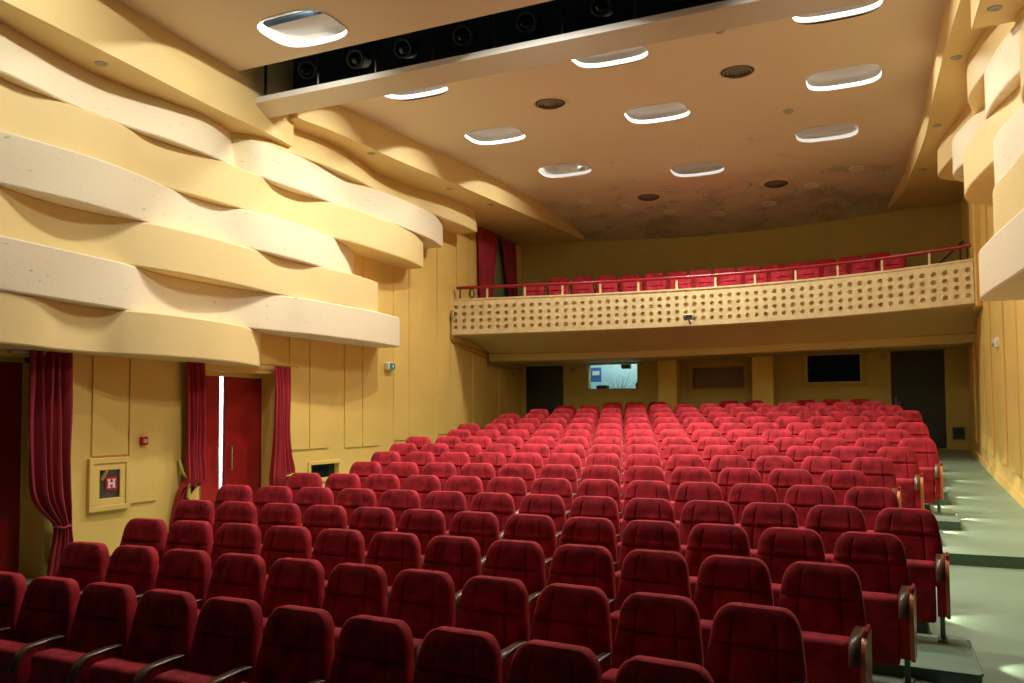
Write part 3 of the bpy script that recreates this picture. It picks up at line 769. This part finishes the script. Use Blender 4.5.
for k,(x,a) in enumerate(((-7.62,.7),(-6.72,.1),(-5.93,.1),(-5.0,.2),(-4.08,.25),(-3.05,.0),(-2.1,.1))):
    spot(x,'dark round stage spotlight in the ceiling slot, '+ORD[k+1]+' from the left',a)

# ------------------------------------------------------------------ balcony
PX = np.array([-8.93,-7.8,-6.93,-5.95,-4.76,-3.48,-2.66,-1.43,-.13,.79,1.64]); PY = np.array([16.63,16.94,17.2,17.53,17.77,17.98,18.06,17.99,17.80,17.53,17.2])
PC = np.polyfit(PX,PY,3)
def par_y(x): return float(np.polyval(PC,x))
def par_z(x): return 4.85+(x+8.9)*.0133
bal = empty('balcony', (0,0,0)); struct(bal, 'curved balcony with a pierced cream parapet', 'balcony')
NC,NR,HPAR = 57,4,.785
mb = MB()
x0,x1 = XL+.02,1.655
def P_(x, zz, d=0):
    s = (par_y(x+.01)-par_y(x-.01))/.02; nrm = Vector((-s,1,0)).normalized()
    return (x+nrm.x*d,par_y(x)+nrm.y*d,zz)
cwid = (x1-x0)/NC; edge_t,edge_b = .085,.075
for ci in range(NC):
    a = x0+ci*cwid; b_ = a+cwid
    # plain strips above and below the holes
    for (h0,h1) in ((0,edge_t),(HPAR-edge_b,HPAR)):
        mb.add([P_(a,par_z(a)-h1),P_(b_,par_z(b_)-h1),P_(b_,par_z(b_)-h0),P_(a,par_z(a)-h0)],[(0,1,2,3)],0)
    for ri in range(NR):
        hh = (HPAR-edge_t-edge_b)/NR; t0 = edge_t+ri*hh; t1 = t0+hh
        cx_,ct = (a+b_)/2+random.uniform(-.003,.003),(t0+t1)/2+random.uniform(-.003,.003); rr = .047+random.uniform(-.003,.003)
        K = 12; outl = []; inn = []
        for k in range(K):
            an = 2*PI*(k+.5)/K; dx,dz = math.cos(an),math.sin(an)
            m_ = max(abs(dx)/(cwid/2),abs(dz)/(hh/2)); ox,oz = (a+b_)/2+dx/m_,(t0+t1)/2-dz/m_
            outl.append((ox,oz)); inn.append((cx_+dx*rr,ct-dz*rr*1.0))
        # square corners are kept by snapping the nearest points
        for cxn,ctn in ((a,t0),(b_,t0),(a,t1),(b_,t1)):
            q = min(range(K),key=lambda i: (outl[i][0]-cxn)**2+(outl[i][1]-ctn)**2); outl[q] = (cxn,ctn)
        V = [P_(x,par_z(x)-h) for x,h in outl]+[P_(x,par_z(x)-h) for x,h in inn]+[P_(x,par_z(x)-h,.085) for x,h in inn]
        mb.add(V,[(i,(i+1)%K,K+(i+1)%K,K+i) for i in range(K)]+[(K+i,K+(i+1)%K,2*K+(i+1)%K,2*K+i) for i in range(K)],0)
xs = frange(x0,x1,40)
mb.grid([[P_(x,par_z(x)+.0,-.012) for x in xs],[P_(x,par_z(x)+.035,-.012) for x in xs],[P_(x,par_z(x)+.035,.16) for x in xs],[P_(x,par_z(x)-.55,.16) for x in xs]],0,False)
mb.grid([[P_(x,par_z(x),-.012) for x in xs],[P_(x,par_z(x),0) for x in xs]],0,False)
mb.grid([[P_(x,par_z(x)-.0,.085) for x in xs],[P_(x,par_z(x)-HPAR,.085) for x in xs]],0,False)
for x in (x0,x1): mb.add([P_(x,par_z(x)+.035,-.012),P_(x,par_z(x)+.035,.16),P_(x,par_z(x)-HPAR,.16),P_(x,par_z(x)-HPAR,-.012)],[(0,1,2,3)],0)
mb.build('parapet', [M['cream'],M['olive']], bal, recalc=False)
# floor slabs and sloping soffit down to the beam over the doors
B2 = [(-8.9,18.6,3.75,3.56),(-6.5,18.8,3.72,3.54),(-4.6,18.9,3.71,3.53),(-1.4,18.92,3.74,3.56),(1.77,18.92,3.80,3.60)]
def b2(x,i): return interp([(p[0],p[i]) for p in B2],x)
xk = xs; xs = frange(x0,XR-.005,40)
mb = MB()
mb.grid([[P_(x,par_z(x)-HPAR,0) for x in xs],[P_(x,par_z(x)-HPAR-.03,.03) for x in xs]]+[[(x,par_y(x)+.03+(b2(x,1)-par_y(x)-.03)*t,(par_z(x)-HPAR-.03)+(b2(x,2)-par_z(x)+HPAR+.03)*t+.10*math.sin(PI*t)) for x in xs] for t in (.02,.2,.4,.6,.8,1)],0,True)
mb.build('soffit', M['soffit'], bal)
mb = MB()
mb.grid([[(x,b2(x,1),b2(x,2)) for x in xs],[(x,b2(x,1)-.03,b2(x,2)-.02) for x in xs],[(x,b2(x,1)-.03,b2(x,3)+.02) for x in xs],[(x,b2(x,1),b2(x,3)) for x in xs]],0,False)
mb.grid([[(x,b2(x,1),b2(x,3)) for x in xs],[(x,YB+.05,b2(x,3)+.03) for x in xs]],0,False)
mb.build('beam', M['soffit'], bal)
mb = MB()
mb.grid([[P_(x,par_z(x)-.515,.1) for x in xs],[(x,par_y(x)+1.15,par_z(x)-.515) for x in xs],[(x,par_y(x)+1.15,par_z(x)-.245) for x in xs],[(x,22,par_z(x)-.245) for x in xs]],0,False)
mb.build('deck', M['riser'], bal)
xs = xk
# handrail
rail = empty('handrail', (XL,par_y(XL),par_z(XL)), 0, 'long red handrail on cream posts along the balcony parapet', 'handrail')
def ch(o, par):   # keep world place when parented
    o.parent = par; o.matrix_parent_inverse = Matrix.Translation(par.location).inverted()
    return o
mb = MB(); rx = frange(-8.78,1.60,48); mb.tube([P_(x,par_z(x)+.29,.06) for x in rx],.036,8); ch(mb.build('rail', M['red_rail']),rail)
for k in range(12):
    x = -8.12+k*.825; mb = MB(); p = P_(x,par_z(x)+.03,.06)
    mb.box(x-.02,x+.02,p[1]-.012,p[1]+.012,p[2],p[2]+.24); ch(mb.build('post', M['cream']),rail)
for x in (-8.70,1.55):
    mb = MB(); p = P_(x,par_z(x)+.03,.06); mb.tube([p,(p[0],p[1],p[2]+.25)],.016,6); ch(mb.build('post', M['black']),rail)
# coiled cable by the left end of the rail and cables down the parapet end
mb = MB(); c0 = P_(-8.42,par_z(-8.42)+.16,.02)
pts = [(c0[0]+.055*math.cos(t),c0[1]+.004*t,c0[2]+.10*math.sin(t)) for t in frange(0,4*PI,40)]
pts = [(p[0],p[1]-.06,p[2]-.02) for p in pts]; mb.tube(pts,.012,6); tag(mb.build('cable_coil', M['cable']),'small black coil of cable hung at the left end of the balcony rail','cable')
mb = MB()
mb.tube([(-8.86,16.58,4.55),(-8.86,16.55,3.97),(-8.86,16.75,3.90),(-8.86,18.45,3.74),(-8.86,18.48,3.50),(-8.86,20.6,3.45)],.022,6)
mb.tube([(-8.85,16.56,4.2),(-8.85,16.58,3.93),(-8.85,16.8,3.84),(-8.85,18.40,3.62),(-8.85,18.44,3.44),(-8.85,20.0,3.42),(-8.85,20.1,3.2)],.014,6)
tag(mb.build('wall_cable', M['olive_cable']),'painted cable run along the left wall under the balcony','cable')
mb = MB(); c0 = (-8.86,16.52,4.50)
mb.tube([(-8.87,16.6,4.3),(-8.85,16.5,4.42),(-8.80,16.45,4.58),(-8.76,16.5,4.6),(-8.74,16.52,4.50),(-8.80,16.5,4.40)],.012,6)
tag(mb.build('cable_loop', M['cable']),'black cable loop at the left edge of the pierced parapet','cable')
# small floodlight on the parapet
fl = empty('floodlight', P_(-3.72,par_z(-3.72)-.62,-.02), 0, 'small grey floodlight fixed low on the balcony parapet', 'floodlight')
mb = MB(); mb.bbox(-.11,.11,-.16,-.04,-.05,.07,.02); mb.build('housing', M['grey_box'], fl)
mb = MB(); mb.bbox(-.09,.09,-.165,-.158,-.03,.05,.003); mb.build('lens', M['chrome'], fl)
mb = MB(); mb.tube([(0,-.08,-.05),(.02,-.03,-.13),(.02,.02,-.10)],.015,6); mb.build('bracket', M['black'], fl)
# balcony seats: two rows parallel to the parapet
def bal_seat(x, row, label):
    y = par_y(x)+(.95 if row == 1 else 1.85); z = par_z(x)+(.46 if row == 1 else .73)-SEAT_H
    s = (par_y(x+.05)-par_y(x-.05))/.1
    r = put_seat((x,y,z),math.atan(s)*.75,label,'red seats on the balcony',square=True)
    return r
for k in range(15):
    bal_seat(-7.42+k*.555,1,'bright red balcony seat behind the railing, '+ORD[k+1]+' from the left in the front row')
for k in range(14):
    bal_seat(-7.15+k*.555,2,'red balcony seat in the second balcony row, '+ORD[k+1]+' from the left')
# small side rail at the right end of the balcony
mb = MB(); mb.tube([(1.0,19.3,5.1),(1.60,18.3,5.56)],.018,6); mb.tube([(1.1,19.13,4.5),(1.1,19.13,5.18)],.014,6); mb.tube([(1.55,18.38,4.46),(1.55,18.38,5.52)],.014,6)
tag(mb.build('stair_rail', M['black']),'short dark sloping stair rail at the right end of the balcony','handrail')

# ------------------------------------------------------------------ left doors
def door_box(name, hole, depth, mats, lab):
    pass
# front-left door (mostly outside the view): deep reveal, red leaf
mb = MB(); X0 = XL-.35
d1 = empty('door_1',(X0,6.0,.1)); struct(d1,'dark red door at the left edge behind the tied curtain','door')
mb.bbox(X0-.06,X0-.005,5.62,6.60,.1,2.93,.004); mb.bbox(X0-.06,X0-.005,4.6,5.60,.1,2.93,.004); ch(mb.build('leaf', M['red_paint']),d1)
mb = MB(); mb.box(X0,X0+.03,6.56,6.62,.1,2.93); mb.box(X0,X0+.03,4.6,6.62,2.87,2.93); ch(mb.build('door_frame', M['ochre']),d1)
mb = MB(); mb.bbox(XL-.34,XL+.35,5.3,6.55,.28,.36,.01); struct(mb.build('trim_31', M['riser']),'green threshold step at the left front door','step')
# double door with daylight in the gap
d2 = empty('door_2',(X0,9.8,.5)); struct(d2,'red double door standing slightly ajar between two curtains','door')
def leaf(hy, y1, ang, hs):
    r = Matrix.Rotation(ang,3,'Z'); mb = MB(); pv = (X0-.03,hy,0)
    mb.box(X0-.06,X0-.01,min(hy,y1),max(hy,y1),.42,2.88,0,r,pv)
    o = ch(mb.build('leaf', M['red_paint']),d2)
    mb = MB(); e = y1+(.09 if y1 < hy else -.09)
    pts = [Vector((X0-.01,e,1.75)),Vector((X0+.05,e,1.75)),Vector((X0+.05,e,1.40)),Vector((X0-.01,e,1.40))]
    mb.tube([Vector(pv)+r@(p-Vector(pv)) for p in pts],.012,6)
    h = ch(mb.build('handle', M['steel']),d2); h.parent = o; h.matrix_parent_inverse = Matrix.Identity(4)
    return o
leaf(9.02,9.83,math.radians(4),1); leaf(10.82,9.94,math.radians(-3),-1)
mb = MB(); mb.bbox(XL-.33,XL+.0,9.0,9.03,.4,2.9,.004); mb.bbox(XL-.33,XL+.0,10.69,10.72,.4,2.9,.004); mb.bbox(X0-.02,X0+.03,9.0,10.72,2.84,2.92,.004); ch(mb.build('door_frame', M['ochre']),d2)
# bright lobby beyond the gap
mb = MB(); mb.box(X0-1.3,X0-1.25,8.6,14.0,.3,3.1); struct(mb.build('wall_lobby', M['lobby']),'daylit lobby wall seen through the door gap','wall')

li = bpy.data.lights.new('lobby_lamp','AREA'); li.size = 1.0; li.energy = 70; li.color = (.86,.94,1)  # added unseen light, brightens the lobby wall in place of daylight
lo = bpy.data.objects.new('lobby_lamp',li); COL.objects.link(lo); lo.location = (X0-.45,11.6,2.6); lo.rotation_euler = Vector((-1,-.1,-.5)).to_track_quat('-Z','Y').to_euler()
# curtain rods
for (y0,y1,z,lab) in ((4.8,7.09,2.965,'thin brass curtain rod above the left front door'),(8.66,11.05,2.965,'thin brass curtain rod above the red double door')):
    r = empty('curtain_rod',(XL+.10,y1,z+.075),0,lab,'curtain rod')
    mb = MB(); mb.tube([(0,0,0),(0,y0-y1,0)],.011,8); mb.build('rod', M['brass'], r)
    mb = MB(); mb.lathe([(.0,.03),(.018,.02),(.02,0),(.012,-.01)],(0,0,0),(0,1,0),12); mb.build('finial', M['brass'], r)
    for yy in (y1-.08,y0+.08):
        mb = MB(); mb.tube([(0,yy-y1,0),(-.095,yy-y1,.0)],.008,6); mb.lathe([(.03,-.098),(.03,-.09),(.01,-.088)],(0,yy-y1,0),(1,0,0),10); mb.build('bracket', M['brass'], r)

def curtain(name, rows, xb, pleats, amp, m, lab, tie=None, fringe=False, bulge=0):
    """rows: (z, y_left, y_right, x_offset, amplitude factor)"""
    mb = MB(); nu = pleats*8; P = []
    zz = [r[0] for r in rows][::-1]
    lut = [[(r[0],r[k]) for r in rows][::-1] for k in range(1,5)]
    for z in frange(rows[0][0],rows[-1][0],56):
        yl,yr,xo,af = [interp(l,z) for l in lut]; r = []
        for i in range(nu+1):
            u = i/nu; ph = 2*PI*pleats*u
            x = xb+xo+amp*af*(math.sin(ph)+.35*math.sin(2.3*ph+1.3)+.2*math.sin(.6*ph+z*1.7))
            y = yl+(yr-yl)*(u+.018*math.sin(ph*.5+z*2.1)*(1 if 0 < i < nu else 0))
            r.append((x,y,z))
        P.append(r)
    mb.grid(P,0,True); o = mb.build(name, m, None, recalc=False)
    md = o.modifiers.new('thickness','SOLIDIFY'); md.thickness = .006; md.offset = 0
    return o
# curtain by the front-left door, gathered low
c1 = empty('curtain',(XL,6.7,.5),0,'crimson curtain tied back low beside the left front door','curtain')
o = curtain('drape',[(3.02,6.31,6.89,.10,.8),(2.7,6.31,6.88,.11,1),(2.2,6.30,6.88,.12,1.1),(1.75,6.31,6.86,.13,1.2),(1.45,6.32,6.86,.14,1.3),(1.27,6.36,6.86,.15,1.3),(1.12,6.48,6.86,.15,1.1),(1.0,6.62,6.87,.13,.9),(.92,6.66,6.88,.12,.8),(.6,6.60,6.93,.12,.9),(.3,6.54,6.97,.12,1)],XL,5,.055,M['curtain_dark'],''); ch(o,c1)
mb = MB(); mb.tube([(XL+.02,6.86,1.0),(XL+.17,6.82,.95),(XL+.205,6.72,.93),(XL+.14,6.63,.96)],.016,6); ch(mb.build('tieback', M['curtain_dark']),c1)
c2 = empty('curtain',(XL,8.9,.5),0,'crimson curtain gathered left of the red double door with gold fringe','curtain')
o = curtain('drape',[(3.02,8.62,8.98,.10,.8),(2.6,8.64,8.98,.11,1),(2.1,8.65,8.98,.12,1),(1.7,8.65,8.97,.12,1),(1.5,8.63,8.96,.14,1.3),(1.38,8.62,8.95,.15,1.5),(1.30,8.60,8.93,.15,1.6),(1.22,8.54,8.80,.11,1.0),(.9,8.46,8.64,.08,.8),(.45,8.40,8.62,.06,.8)],XL,5,.05,M['curtain'],''); ch(o,c2)
mb = MB(); mb.tube([(XL+.03,8.60,1.62),(XL+.08,8.62,1.45),(XL+.16,8.70,1.30),(XL+.18,8.78,1.24)],.022,6); mb.tube([(XL+.17,8.64,1.30),(XL+.17,8.64,1.10)],[.02,.034],8); ch(mb.build('fringe_tie', M['fringe']),c2)
c3 = empty('curtain',(XL,10.8,.5),0,'crimson curtain gathered right of the red double door','curtain')
o = curtain('drape',[(3.02,10.47,10.87,.10,.8),(2.6,10.49,10.85,.11,1),(2.0,10.47,10.82,.12,1),(1.6,10.43,10.85,.13,1.2),(1.35,10.38,10.91,.14,1.4),(1.22,10.37,10.87,.14,1.4),(1.14,10.41,10.75,.12,1.2),(.9,10.45,10.71,.10,.9)],XL,6,.045,M['curtain'],''); ch(o,c3)
mb = MB(); mb.tube([(XL+.20,10.80,1.30),(XL+.21,10.78,1.10)],[.022,.034],8); mb.tube([(XL+.02,10.98,1.32),(XL+.2,10.85,1.28),(XL+.2,10.7,1.26),(XL+.06,10.58,1.3)],.018,6); ch(mb.build('fringe_tie', M['fringe']),c3)
# balcony side opening with two narrow curtains
mb = MB(); mb.box(XL-.08,XL-.05,18.36,20.19,4.76,6.84); struct(mb.build('window_4', M['opening_green']),'grey green screened side opening at balcony level','window')
r = empty('curtain_rod',(XL+.08,20.3,6.83),0,'dark curtain rod over the balcony side opening','curtain rod')
mb = MB(); mb.tube([(0,0,0),(0,-2.3,0)],.014,8); mb.build('rod', M['black'], r)
for yy in (-.15,-2.1):
    mb = MB(); mb.tube([(0,yy,0),(-.08,yy,0)],.01,6); mb.build('bracket', M['black'], r)
c4 = empty('curtain',(XL,18.5,4.6),0,'crimson curtain at balcony level, wider one on the left','curtain')
o = curtain('drape',[(6.80,17.87,19.00,.08,.9),(6.4,17.87,18.93,.09,1),(5.8,17.88,18.80,.09,1),(5.2,17.89,18.65,.10,1),(4.7,17.90,18.60,.10,1)],XL,6,.05,M['curtain'],''); ch(o,c4)
c5 = empty('curtain',(XL,19.9,4.6),0,'narrow crimson curtain at balcony level, on the right of the opening','curtain')
o = curtain('drape',[(6.80,19.20,20.15,.08,.9),(6.4,19.30,20.15,.09,1),(5.8,19.47,20.17,.09,1),(5.2,19.63,20.19,.10,1),(4.7,19.70,20.21,.10,1)],XL,5,.05,M['curtain_dark'],''); ch(o,c5)

# ------------------------------------------------------------------ fittings on the left wall
fc = empty('fire_hose_cabinet',(XL,7.475,1.38),0,'ochre framed fire hose cabinet with a red H sign in its window','fire hose cabinet')
mb = MB()
y0,y1,z0,z1 = 7.17,7.78,1.05,1.71
def frame4(mb, x0, x1, y0, y1, z0, z1, w):
    mb.bbox(x0,x1,y0,y1,z1-w,z1,.005); mb.bbox(x0,x1,y0,y1,z0,z0+w,.005); mb.bbox(x0,x1,y0,y0+w,z0+w,z1-w,.005); mb.bbox(x0,x1,y1-w,y1,z0+w,z1-w,.005)
frame4(mb,XL,XL+.05,y0,y1,z0,z1,.07); frame4(mb,XL+.008,XL+.038,y0+.07,y1-.07,z0+.07,z1-.07,.085)
ch(mb.build('frame', M['ochre']),fc)
mb = MB(); mb.box(XL+.004,XL+.012,y0+.15,y1-.15,z0+.15,z1-.15); ch(mb.build('dark_interior', M['cone']),fc)
mb = MB(); mb.box(XL+.022,XL+.026,y0+.15,y1-.15,z0+.15,z1-.15); ch(mb.build('glass_pane', M['glass']),fc)
sg = MB(); cy_,cz_ = 7.50,1.385; sg.box(XL+.027,XL+.032,cy_-.085,cy_+.085,cz_-.085,cz_+.085)
so = ch(sg.build('sign', M['sign_red']),fc)
hb = MB(); xx = (XL+.0325,XL+.035)
for s in (-1,1):
    hb.box(*xx,cy_+s*.036-.014,cy_+s*.036+.014,cz_-.052,cz_+.052); hb.box(*xx,cy_+s*.036-.026,cy_+s*.036+.026,cz_+.040,cz_+.056); hb.box(*xx,cy_+s*.036-.026,cy_+s*.036+.026,cz_-.056,cz_-.040)
hb.box(*xx,cy_-.03,cy_+.03,cz_-.012,cz_+.012)
h = hb.build('letter', M['sign_white']); h.parent = so; h.matrix_parent_inverse = Matrix.Identity(4)
so['label'] = 'red square sign with a white letter H'
mb = MB(); mb.tube([(XL+.018,y0+.19,z0+.38),(XL+.018,y0+.26,z0+.50)],.03,8); ch(mb.build('valve', M['brass']),fc)
al = empty('fire_alarm_call_point',(XL,7.985,1.905),0,'small red fire alarm call point on the ochre wall','fire alarm')
mb = MB(); mb.bbox(.02,.07,-.055,.055,-.055,.055,.008); mb.build('housing', M['sign_red'], al)
mb = MB(); mb.box(.0701,.073,-.03,.03,-.022,.022); mb.build('push_plate', M['grey_box'], al)
ex = empty('exit_light',(XL,13.97,3.20),0,'small green and white emergency exit light on the left wall','exit light')
mb = MB(); mb.bbox(.0,.09,-.13,.13,-.07,.07,.012); mb.build('housing', M['sign_white'], ex)
mb = MB(); mb.box(.0901,.094,-.08,.118,-.058,.058); mb.build('green_panel', M['exit_green'], ex)
mb = MB(); mb.box(.0941,.0955,.03,.06,-.03,.03); mb.box(.0941,.0955,.0,.03,-.005,.01); mb.build('pictogram', M['sign_white'], ex)
va = empty('wall_vent',(XL,11.92,1.26),0,'low dark vent with an ochre frame on the left wall behind the seats','vent')
mb = MB(); frame4(mb,XL,XL+.03,11.46,12.38,1.08,1.44,.06); ch(mb.build('frame', M['ochre']),va)
mb = MB(); mb.box(XL-.10,XL-.08,11.5,12.34,1.12,1.40); ch(mb.build('panel', M['glass_dark']),va)
tb = empty('door_closer_box',(XL,6.2,3.0),0,'grey flat box on the wall above the left front door','box')

bpy.data.objects.remove(tb)
mb = MB(); mb.bbox(XL+.0,XL+.09,6.12,6.62,2.94,2.985,.01); tag(mb.build('door_lintel_plate', M['grey_box']),'flat grey plate under the band above the left front door','plate')

# right wall fittings
sn = empty('motion_sensor',(XR,15.2,3.31),0,'small white sensor box high on the right wall','sensor')
mb = MB(); mb.bbox(-.085,-.0,-.09,.09,-.075,.075,.012); mb.build('housing', M['sign_white'], sn)
mb = MB(); mb.lathe([(.05,.0),(.045,.02),(.0,.035)],(-.085,0,-.005),(-1,0,0),12); mb.build('lens', M['grey_box'], sn)
vr = empty('wall_vent',(1.60,YB,1.74),0,'square dark vent low on the wall right of the right back door','vent')
mb = MB(); mb.bbox(1.47,1.73,YB-.02,YB,1.86,1.885,.004); mb.bbox(1.47,1.73,YB-.02,YB,1.595,1.62,.004); mb.bbox(1.47,1.495,YB-.02,YB,1.62,1.86,.004); mb.bbox(1.705,1.73,YB-.02,YB,1.62,1.86,.004); ch(mb.build('frame', M['steel']),vr)
mb = MB(); mb.box(1.49,1.71,YB-.008,YB,1.61,1.87)
for k in range(6): mb.box(1.495,1.705,YB-.016,YB-.006,1.64+k*.037,1.652+k*.037)
ch(mb.build('louvre_panel', M['black']),vr)
# ------------------------------------------------------------------ back doors, windows
for k,hn,side in ((3,DB[3],1),(4,DB[4],-1)):
    d = empty('door_%d' % k,((hn[0]+hn[1])/2,YB,hn[2])); struct(d,('dark flush door at the left end of the back wall','dark flush door at the right end of the back wall')[k-3],'door')
    mb = MB(); mb.bbox(hn[0]+.01,hn[1]-.01,YB+.02,YB+.07,hn[2]+.005,hn[3]-.01,.004); ch(mb.build('leaf', M['dark_green']),d)
    mb = MB(); hx = hn[1]-.09 if side > 0 else hn[0]+.09
    mb.tube([(hx,YB+.02,hn[2]+1.02),(hx,YB-.04,hn[2]+1.02),(hx-side*.11,YB-.045,hn[2]+1.02)],.011,6)
    if side < 0: mb.bbox(hx-.02,hx+.02,YB+.005,YB+.02,hn[2]+.92,hn[2]+1.16,.003)
    ch(mb.build('handle', M['chrome'] if side < 0 else M['steel']),d)
for (x,z,lab) in ((-7.42,3.41,'small grey junction box beside the left back door'),(.12,3.50,'small grey junction box beside the right back door')):
    mb = MB(); mb.bbox(x-.06,x+.06,YB-.06,YB,z-.07,z+.07,.01); mb.lathe([(.03,0),(.025,-.02),(0,-.022)],(x,YB-.06,z),(0,1,0),10)
    tag(mb.build('mounted_junction_box', M['olive_cable']),lab,'junction box')
def win_frame(mb, w, t, d0, d1):
    x0,x1,z0,z1 = w
    mb.bbox(x0-t,x1+t,YB-d0,YB+d1,z1,z1+t,.005); mb.bbox(x0-t,x1+t,YB-d0,YB+d1,z0-t,z0,.005); mb.bbox(x0-t,x0,YB-d0,YB+d1,z0,z1,.005); mb.bbox(x1,x1+t,YB-d0,YB+d1,z0,z1,.005)
# lit projection booth
w1 = empty('window_1',(-6.33,YB,2.89)); struct(w1,'bright window of the lit projection booth','window')
mb = MB(); win_frame(mb,WN[1],.03,.015,.05); ch(mb.build('frame', M['frame_ochre']),w1)
mb = MB(); mb.box(WN[1][0],WN[1][1],YB+.10,YB+.106,WN[1][2],WN[1][3]); ch(mb.build('pane', M['glass']),w1)
mb = MB(); yb = YB+.25
for q in ((-7.6,-5.0,yb+1.2,yb+1.25,2.3,4.3),(-7.65,-7.6,yb,yb+1.25,2.3,4.3),(-5.0,-4.95,yb,yb+1.25,2.3,4.3),(-7.6,-5.0,yb,yb+1.25,2.25,2.3),(-7.6,-5.0,yb,yb+1.25,4.3,4.35)): mb.box(*q)
struct(mb.build('wall_booth', M['booth']),'pale blue walls of the projection booth','wall')
li = bpy.data.lights.new('booth_lamp','AREA'); li.energy = 15; li.size = 1.4; li.size_y = .5; li.shape = 'RECTANGLE'; li.color = (.88,.97,1)
lo = bpy.data.objects.new('booth_lamp',li); COL.objects.link(lo); lo.location = (-6.3,yb+.6,4.27)
# things in the booth
pl = empty('dry_branch_plant',(-6.45,yb+.75,2.303),0,'dark bare branches fanning out behind the booth glass','plant')
mb = MB()
for k in range(15):
    a = -1.15+2.3*k/14+random.uniform(-.05,.05); L_ = random.uniform(.62,.9)
    mb.tube([(0,0,.38),(math.sin(a)*L_*.45,random.uniform(-.05,.05),.38+math.cos(a)*L_*.42),(math.sin(a)*L_*.8,0,.38+math.cos(a)*L_*.85)],[.012,.008,.003],5)
mb.build('branches', M['stem'], pl)
mb = MB(); mb.lathe([(.0,.0),(.09,.0),(.12,.2),(.10,.42),(.085,.42),(.09,.3)],(0,0,0),n=16); mb.build('vase', M['glass_dark'], pl)
nb = MB(); nb.bbox(-7.32,-7.0,yb+.9,yb+.92,3.12,3.52,.004); tag(nb.build('notice_sheet', M['blue']),'blue notice in the upper left of the lit booth window','notice')
nb = MB(); nb.bbox(-7.25,-7.05,yb+.885,yb+.899,3.30,3.42,.002); tag(nb.build('paper_sheet', M['sign_white']),'white paper pinned on the blue notice in the booth','paper')
nb = MB(); nb.bbox(-6.92,-6.62,yb+.2,yb+.45,2.303,3.0,.02); nb.bbox(-6.88,-6.66,yb+.19,yb+.2,2.86,2.98,.004); tag(nb.build('equipment_box', M['black']),'dark equipment box on the booth floor behind the glass','box')
nb = MB(); nb.bbox(-5.80,-5.63,yb+.05,yb+.3,2.303,3.05,.02); nb.bbox(-5.78,-5.65,yb+.04,yb+.05,2.92,3.03,.004); tag(nb.build('speaker_box', M['black']),'dark box in the lower right of the lit booth window','box')
nb = MB(); nb.bbox(-6.20,-5.96,yb+.1,yb+.3,3.42,3.62,.02); nb.tube([(-6.08,yb+.2,3.6),(-6.08,yb+.2,4.297)],.012,6); tag(nb.build('projector', M['black']),'dark projector hanging at the top of the lit booth window','projector')
# middle window with a blind
w2 = empty('window_2',(-3.61,YB,2.84)); struct(w2,'narrow window closed by a brown blind between the pillars','window')
mb = MB(); win_frame(mb,WN[2],.05,.02,.05); win_frame(mb,(-4.34,-2.88,2.73,3.47),.03,.03,0); ch(mb.build('frame', M['frame_ochre']),w2)
mb = MB(); mb.grid([[(WN[2][0]+(WN[2][1]-WN[2][0])*i/60,YB+.07+.012*math.sin(i*1.9),z) for i in range(61)] for z in (WN[2][2],WN[2][3])],0,True); ch(mb.build('blind', M['blind']),w2)
# right dark window
w3 = empty('window_3',(-.95,YB,2.94)); struct(w3,'dark booth window in a pale frame right of the second pillar','window')
mb = MB(); win_frame(mb,WN[3],.025,.02,.05); ch(mb.build('frame', M['frame_white']),w3)
mb = MB(); win_frame(mb,(-1.63,-.26,2.86,3.66),.03,.02,0); ch(mb.build('surround', M['frame_ochre']),w3)
mb = MB(); mb.box(WN[3][0],WN[3][1],YB+.06,YB+.07,WN[3][2],WN[3][3]); ch(mb.build('pane', M['glass_dark']),w3)

# remove the prototypes (every seat is its own copy)
for o in [*endarm[1].children,endarm[1],*endarm[-1].children,endarm[-1],c_,ARM['arm'],l_,PB,PQ,PS,proto]:
    bpy.data.objects.remove(o)

# ------------------------------------------------------------------ world, camera, view
w = bpy.data.worlds.new('world'); SC.world = w; w.use_nodes = True
w.node_tree.nodes['Background'].inputs[0].default_value = (1,.85,.65,1); w.node_tree.nodes['Background'].inputs[1].default_value = .008
cam = bpy.data.cameras.new('camera'); co = bpy.data.objects.new('camera',cam); COL.objects.link(co); SC.camera = co
F = 824.87; YAW = math.radians(23.939); PT = math.radians(2.7); RL = math.radians(-.42)
cam.sensor_fit = 'HORIZONTAL'; cam.sensor_width = 36; cam.lens = F*36/1024; cam.shift_y = (376.85-341.5)/1024
cam.clip_start = .05; cam.clip_end = 200
c,s = math.cos(YAW),math.sin(YAW); fw = Vector((-s*math.cos(PT),c*math.cos(PT),math.sin(PT))); rt = Vector((c,s,0)); up = rt.cross(fw)
r2 = rt*math.cos(RL)+up*math.sin(RL); u2 = -rt*math.sin(RL)+up*math.cos(RL)
mx = Matrix(((r2.x,u2.x,-fw.x,0),(r2.y,u2.y,-fw.y,0),(r2.z,u2.z,-fw.z,2.2),(0,0,0,1)))
co.matrix_world = mx
SC.view_settings.view_transform = 'Standard'; SC.view_settings.look = 'None'; SC.view_settings.exposure = 0.45; SC.view_settings.gamma = 1
SC.view_settings.use_curve_mapping = False
SC.cycles.max_bounces = 8; SC.cycles.diffuse_bounces = 5
SC.cycles.sample_clamp_indirect = 8
